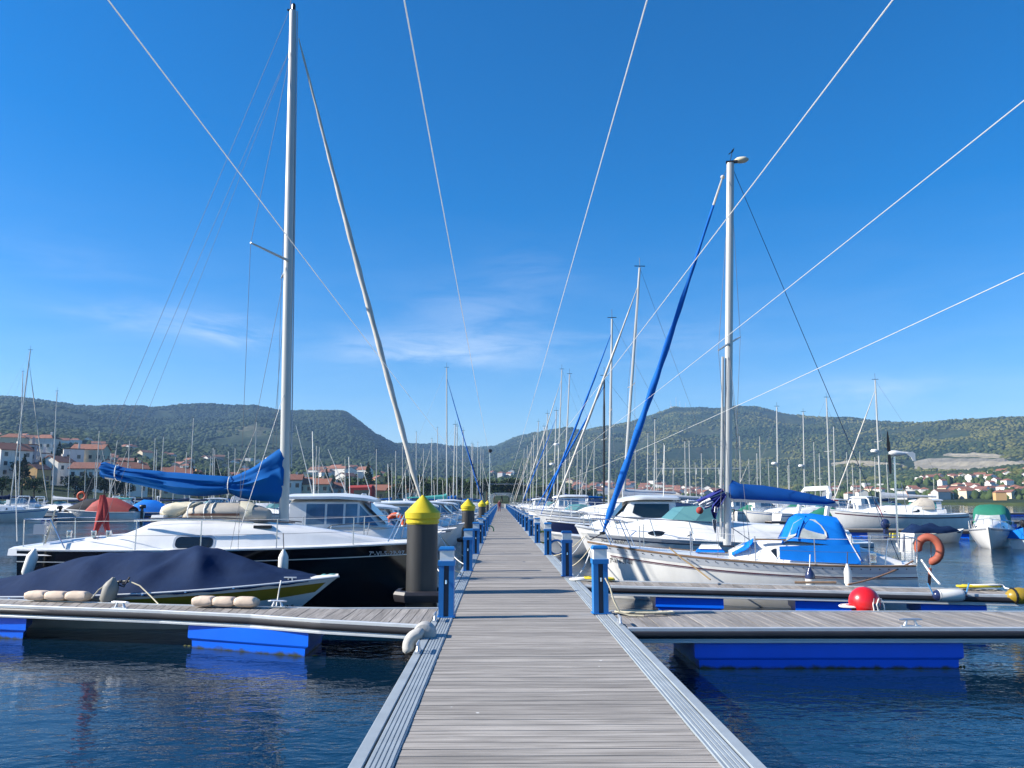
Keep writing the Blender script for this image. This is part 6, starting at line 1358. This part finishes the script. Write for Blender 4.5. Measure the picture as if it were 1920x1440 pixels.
def house(p, w, d, h, rz, wi, ri, kind, label, group, near=0, roof=None, nwin=(3, 2)):
    t = thing('house', label, 'house', tuple(p), rz, group)
    key = (w, d, h, kind)
    if key not in HT or near:
        a, b = hmesh(w, d, h, kind); ao = a.build('wall', wallm[wi], t); bo_ = b.build('roof', roof or roofm[ri], t); HT[key] = (ao, bo_)
        if near:
            nx, nz = nwin
            for sx_ in range(nx):
                for sz_ in range(nz):
                    x = -w/2+w*(sx_+.5)/nx; z = h*(sz_+.5)/nz; m = MB(); m.box(x-.55, x+.55, -d/2-.06, -d/2+.05, z-.6, z+.75); wn = m.build('window', winm, t); m = MB(); m.box(x-.7, x+.7, -d/2-.14, -d/2-.0, z-.72, z-.602); m.build('sill', wallm[0], wn)
            for sz_ in range(nz):
                for yq in (-.25, .25):
                    z = h*(sz_+.5)/nz; 
                    for sd in (-1, 1): m = MB(); m.box(*(sorted((sd*w/2-.05*sd, sd*(w/2+.06)))), yq*d-.5, yq*d+.5, z-.6, z+.75); m.build('window', winm, t)
            m = MB(); m.box(w*.2, w*.2+.7, -.3, .4, h, h+d*.27+.9); m.build('chimney', wallm[wi], t)
    else:
        for src, mm_ in zip(HT[key], (wallm[wi], roof or roofm[ri])):
            o = src.copy(); C.objects.link(o); o.parent = t; o.material_slots[0].link = 'OBJECT'; o.material_slots[0].material = mm_
    return t
def kof(u, r):
    rs, _ = ctrl(u); return ipl(rs, [0, 1, 2, 3, 4], r)
bluegrey = mat('roof_slate', (.16, .17, .20), .8, var=.1)
nearH = [  # column, depth, roof-top row, width m, depth m, wall, roof, kind, turn, windows, words
 (14, 262, 832, 12, 10, 0, 0, 0, 60, (3, 3), 'large white gabled building at the left frame edge'), (46, 275, 834, 8, 9, 2, 2, 2, 20, (3, 4), 'grey flat-roofed apartment block on the left shore'),
 (68, 290, 850, 9, 8, 0, 2, 2, 10, (2, 2), 'low white flat-roofed house beside the grey apartment block'), (68, 245, 872, 7, 6, 3, 1, 0, 80, (2, 1), 'small orange-fronted shed on the left shore'),
 (106, 268, 856, 9, 9, 0, 0, 0, 75, (2, 2), 'white gabled house on the left shore'), (134, 300, 842, 8, 8, 0, 2, 2, 30, (2, 2), 'pale flat-topped house above the left shore'),
 (166, 310, 834, 14, 9, 1, 0, 0, 5, (4, 2), 'long house with wide orange roof above the left shore'), (170, 262, 868, 13, 9, 0, 1, 0, 5, (4, 2), 'white long house with red roof near the left shore'),
 (205, 285, 862, 8, 8, 0, 0, 0, 100, (2, 2), 'white house end-on beside the long red-roofed house'), (246, 262, 868, 10, 9, 0, 0, 0, 40, (3, 2), 'white house with steep orange roof behind the blue sail cover'),
 (330, 275, 878, 11, 9, 1, 0, 0, 25, (3, 2), 'cream house with orange roof behind the blue sail cover'), (360, 300, 884, 9, 8, 3, 1, 0, 60, (2, 2), 'ochre house with terracotta roof above the blue sail cover'), (20, 330, 812, 11, 9, 1, 0, 1, 20, (3, 2), 'cream house with orange hipped roof high at the left edge'),
 (80, 340, 814, 11, 9, 0, 0, 1, 0, (3, 2), 'white house with orange hipped roof on the left slope'), (545, 262, 890, 9, 8, 0, 1, 0, 8, (3, 2), 'white house with red roof right of the tall left mast'), (562, 270, 896, 10, 8, 2, 0, 0, 0, (3, 2), 'grey house with orange roof right of the tall left mast'),
 (592, 264, 898, 12, 8, 1, 0, 0, 0, (4, 2), 'cream house with orange roof behind the white cabin boat'), (620, 268, 905, 10, 8, 2, 1, 0, 15, (3, 2), 'grey house with terracotta roof behind the white cabin boat'), (718, 275, 910, 10, 8, 3, 0, 0, 0, (3, 1), 'low ochre house behind the cabin boats'), (752, 280, 912, 12, 9, 0, 0, 0, 10, (3, 1), 'low white house left of the yellow-capped pile')]
for u, Y, py, w, d, wi, ri, kd, rz, nw, lb_ in nearH:
    w *= .84; d *= .84
    k = kof(u, Y/math.cos(math.atan((u-938)/FPX))); g = ter(u, k); tz = at(u, py, g.y).z; hh = max(3, tz-g.z-(d*.27 if kd < 2 else .3)); house(g, w, d, hh, R(rz), wi, ri, kd, lb_, 'houses on the left shore', 1, None, nw)
def cluster(n, u0, u1, k0, k1, words, group, wprob=(.66, .16, .1, .04, .04), smin=7, sz=1.0):
    done = []
    tries = 0
    while len(done) < n and tries < n*40:
        tries += 1; u = random.uniform(u0, u1); k = random.uniform(k0, k1); p = ter(u, k)
        if any((p-q_).length < smin+4.5 for q_ in done): continue
        done.append(p); wi = random.choices(range(5), wprob)[0]; ri = random.choices(range(3), (.55, .33, .12))[0]; kd = random.choices((0, 1, 2), (.5, .35, .15))[0]
        w, d, h = random.choice(((9, 8, 5.5), (11, 8, 6), (8, 8, 6.5), (13, 9, 7), (10, 9, 8.5), (14, 10, 5)))
        hs_ = house(p, w, d, h, R(random.uniform(-35, 35)+random.choice((0, 90))), wi, ri, kd, f'{wname[wi]} house with {rname[ri] if kd < 2 else "flat"} roof {words}', group, roof=None if kd < 2 else wallm[2]); hs_.scale = (sz, sz, sz)
cluster(75, -20, 520, .9, 2.35, 'scattered on the slope above the left shore', 'houses on the left hillside', sz=.85)
cluster(26, 575, 720, 1.15, 2.1, 'in the village cluster under the left hill', 'houses of the village under the left hill')
cluster(6, 905, 985, 1.9, 2.1, 'on the knoll beyond the walkway end', 'houses beyond the end of the walkway')
cluster(130, 1060, 1440, .55, 1.75, 'in the town under the antenna hill', 'houses of the town under the antenna hill')
cluster(22, 1440, 1700, .5, 1.5, 'along the shore behind the right masts', 'houses along the right shore', sz=.8)
cluster(85, 1690, 1990, .45, 2.0, 'in the village at the right frame edge', 'houses of the right-hand village', sz=.74)
# antennas on the summit
sm_ = ter(1270, 3.99)
for i, (dx, hh) in enumerate(((-8, 34), (2, 44), (9, 30), (20, 24))):
    p = ter(1270+dx, 3.97); t = thing('antenna_mast', f'{ORD[i]} thin radio mast on the summit of the right hill', 'antenna', tuple(p), 0, 'radio masts on the summit'); m = MB(); m.tube([(0, 0, -3), (0, 0, hh)], [1.0, .5], 5); m.build('tower', greyw, t)
t = house(ter(1266, 3.96), 16, 9, 8, 0, 0, 2, 2, 'pale station building among the radio masts on the summit', 'summit buildings', roof=wallm[2])

# ============================================================ SHORE TREES one can tell apart
leafA = leafmat('tree_leaves', (.018, .040, .010), (.060, .095, .025), .35); leafB = leafmat('tree_leaves_dark', (.010, .026, .010), (.035, .055, .020), .35); bark = mat('bark', (.09, .065, .045), .95, var=.2)
def make_tree(h, r, lm, name, n=520, conic=0):
    t = bpy.data.objects.new(name, None); C.objects.link(t); rg = random.Random(int(h*100+r)); m = MB(); m.tube([(0, 0, -1.5), (.05, 0, h*.25), (.1, .08, h*.55), (0, .1, h*.85)], [.32, .26, .16, .05], 7)
    for k in range(6): a = rg.uniform(0, 6.28); z = h*rg.uniform(.3, .6); m.tube([(0, 0, z), (r*.3*math.cos(a), r*.3*math.sin(a), z+h*.1), (r*.65*math.cos(a), r*.65*math.sin(a), z+h*.2)], [.13, .09, .03], 5)
    m.build('trunk', bark, t); m = MB(); lob = [(rg.uniform(-.5, .5)*r, rg.uniform(-.5, .5)*r, h*rg.uniform(.45, .82), r*rg.uniform(.38, .62)) for _ in range(9)]
    for i in range(n):
        if conic: f = rg.random()**.7; z = h*(1-.85*f); rr = r*f*rg.uniform(.5, 1.05); a = rg.uniform(0, 6.28); c_ = Vector((rr*math.cos(a), rr*math.sin(a), z))
        else:
            x, y, z, q_ = rg.choice(lob); v = Vector((rg.gauss(0, 1), rg.gauss(0, 1), rg.gauss(0, .8))).normalized()*q_*rg.uniform(.55, 1.05); c_ = Vector((x, y, z))+v
        s_ = rg.uniform(.3, .62); d1 = Vector((rg.gauss(0, 1), rg.gauss(0, 1), rg.gauss(0, .6))).normalized(); d2 = d1.cross(Vector((rg.gauss(0, 1), rg.gauss(0, 1), rg.gauss(0, 1)))).normalized()
        m.add([c_-d1*s_, c_+d2*s_*.6, c_+d1*s_, c_-d2*s_*.6+Vector((0, 0, .12))], [(0, 1, 2), (0, 2, 3)])
    m.build('crown', lm, t); return t
T1 = make_tree(10, 4.2, leafA, 'broadleaf_tree'); T2 = make_tree(13, 3.4, leafB, 'pine_tree', 560, 1); T3 = make_tree(8, 4.0, leafB, 'broadleaf_tree'); ut = set()
def tree(kind, p, s, label, group):
    src = (T1, T2, T3)[kind]
    if kind in ut: t = copy_tree(src)
    else: t = src; ut.add(kind)
    t.location = p; t.scale = (s, s, s*random.uniform(.9, 1.1)); t.rotation_euler = (0, 0, random.uniform(0, 6)); t['label'] = label; t['category'] = 'tree'; t['group'] = group
kd_words = ('round green tree', 'tall dark conifer', 'dense dark round tree')
for i in range(30):
    u = -15+i*9+random.uniform(-6, 6); k = random.choice((0, 0, 2, 1)); tree(k, ter(u, kof(u, random.choice((232, 242, 300, 320, 350, 390)))), random.uniform(.55, .95), f'{kd_words[k]} between the houses of the left shore', 'trees between the left shore houses')
for i in range(16):
    u = 225+i*13+random.uniform(-8, 8); k = random.choice((0, 2, 2, 1)); tree(k, ter(u, kof(u, random.uniform(300, 380))), random.uniform(.9, 1.35), f'{kd_words[k]} in the dark grove behind the blue sail cover', 'trees behind the blue sail cover')
for i in range(14):
    u = 560+i*13; k = random.choice((0, 2, 1)); tree(k, ter(u, kof(u, random.uniform(310, 380))), random.uniform(.8, 1.15), f'{kd_words[k]} behind the houses right of the left mast', 'trees behind the left shore houses')
for i in range(18):
    u = 745+i*14; k = random.choice((0, 0, 2)); tree(k, ter(u, kof(u, random.uniform(240, 330))), random.uniform(.75, 1.1), f'{kd_words[k]} on the shore beyond the walkway end', 'trees beyond the end of the walkway')
for i in range(10):
    u = 1010+i*11; k = random.choice((0, 2)); tree(k, ter(u, kof(u, random.uniform(330, 420))), random.uniform(.8, 1.1), f'{kd_words[k]} on the shore right of the walkway end', 'trees right of the walkway end')

# ============================================================ HAZE
HZTOP = max(p.z for c in G for p in c)+22; hz = MB(); hz.box(-5200, 5200, -250, 5600, -60, HZTOP)
hm = bpy.data.materials.new('haze_air'); hm.use_nodes = True; tn = hm.node_tree; tn.nodes.remove(tn.nodes['Principled BSDF']); pv = tn.nodes.new('ShaderNodeVolumePrincipled')
pv.inputs['Color'].default_value = (.36, .62, 1.0, 1); pv.inputs['Density'].default_value = 1.3e-4; pv.inputs['Anisotropy'].default_value = .1
tn.links.new(pv.outputs[0], tn.nodes['Material Output'].inputs['Volume'])
ho = tag(hz.build('haze', hm), 'thin blue haze over the bay', kind='stuff')

# ============================================================ LABELS: alike houses and trees told apart by their order across the view
same = {}
for o in C.objects:
    if o.parent is None and o.get('category') in ('house', 'tree'): same.setdefault(o['label'], []).append(o)
for lb_, os_ in same.items():
    if 1 < len(os_) <= len(ORD):
        for i, o in enumerate(sorted(os_, key=lambda o: o.location.x/max(1, o.location.y))): o['label'] = f'{lb_}, {ORD[i]} from left'
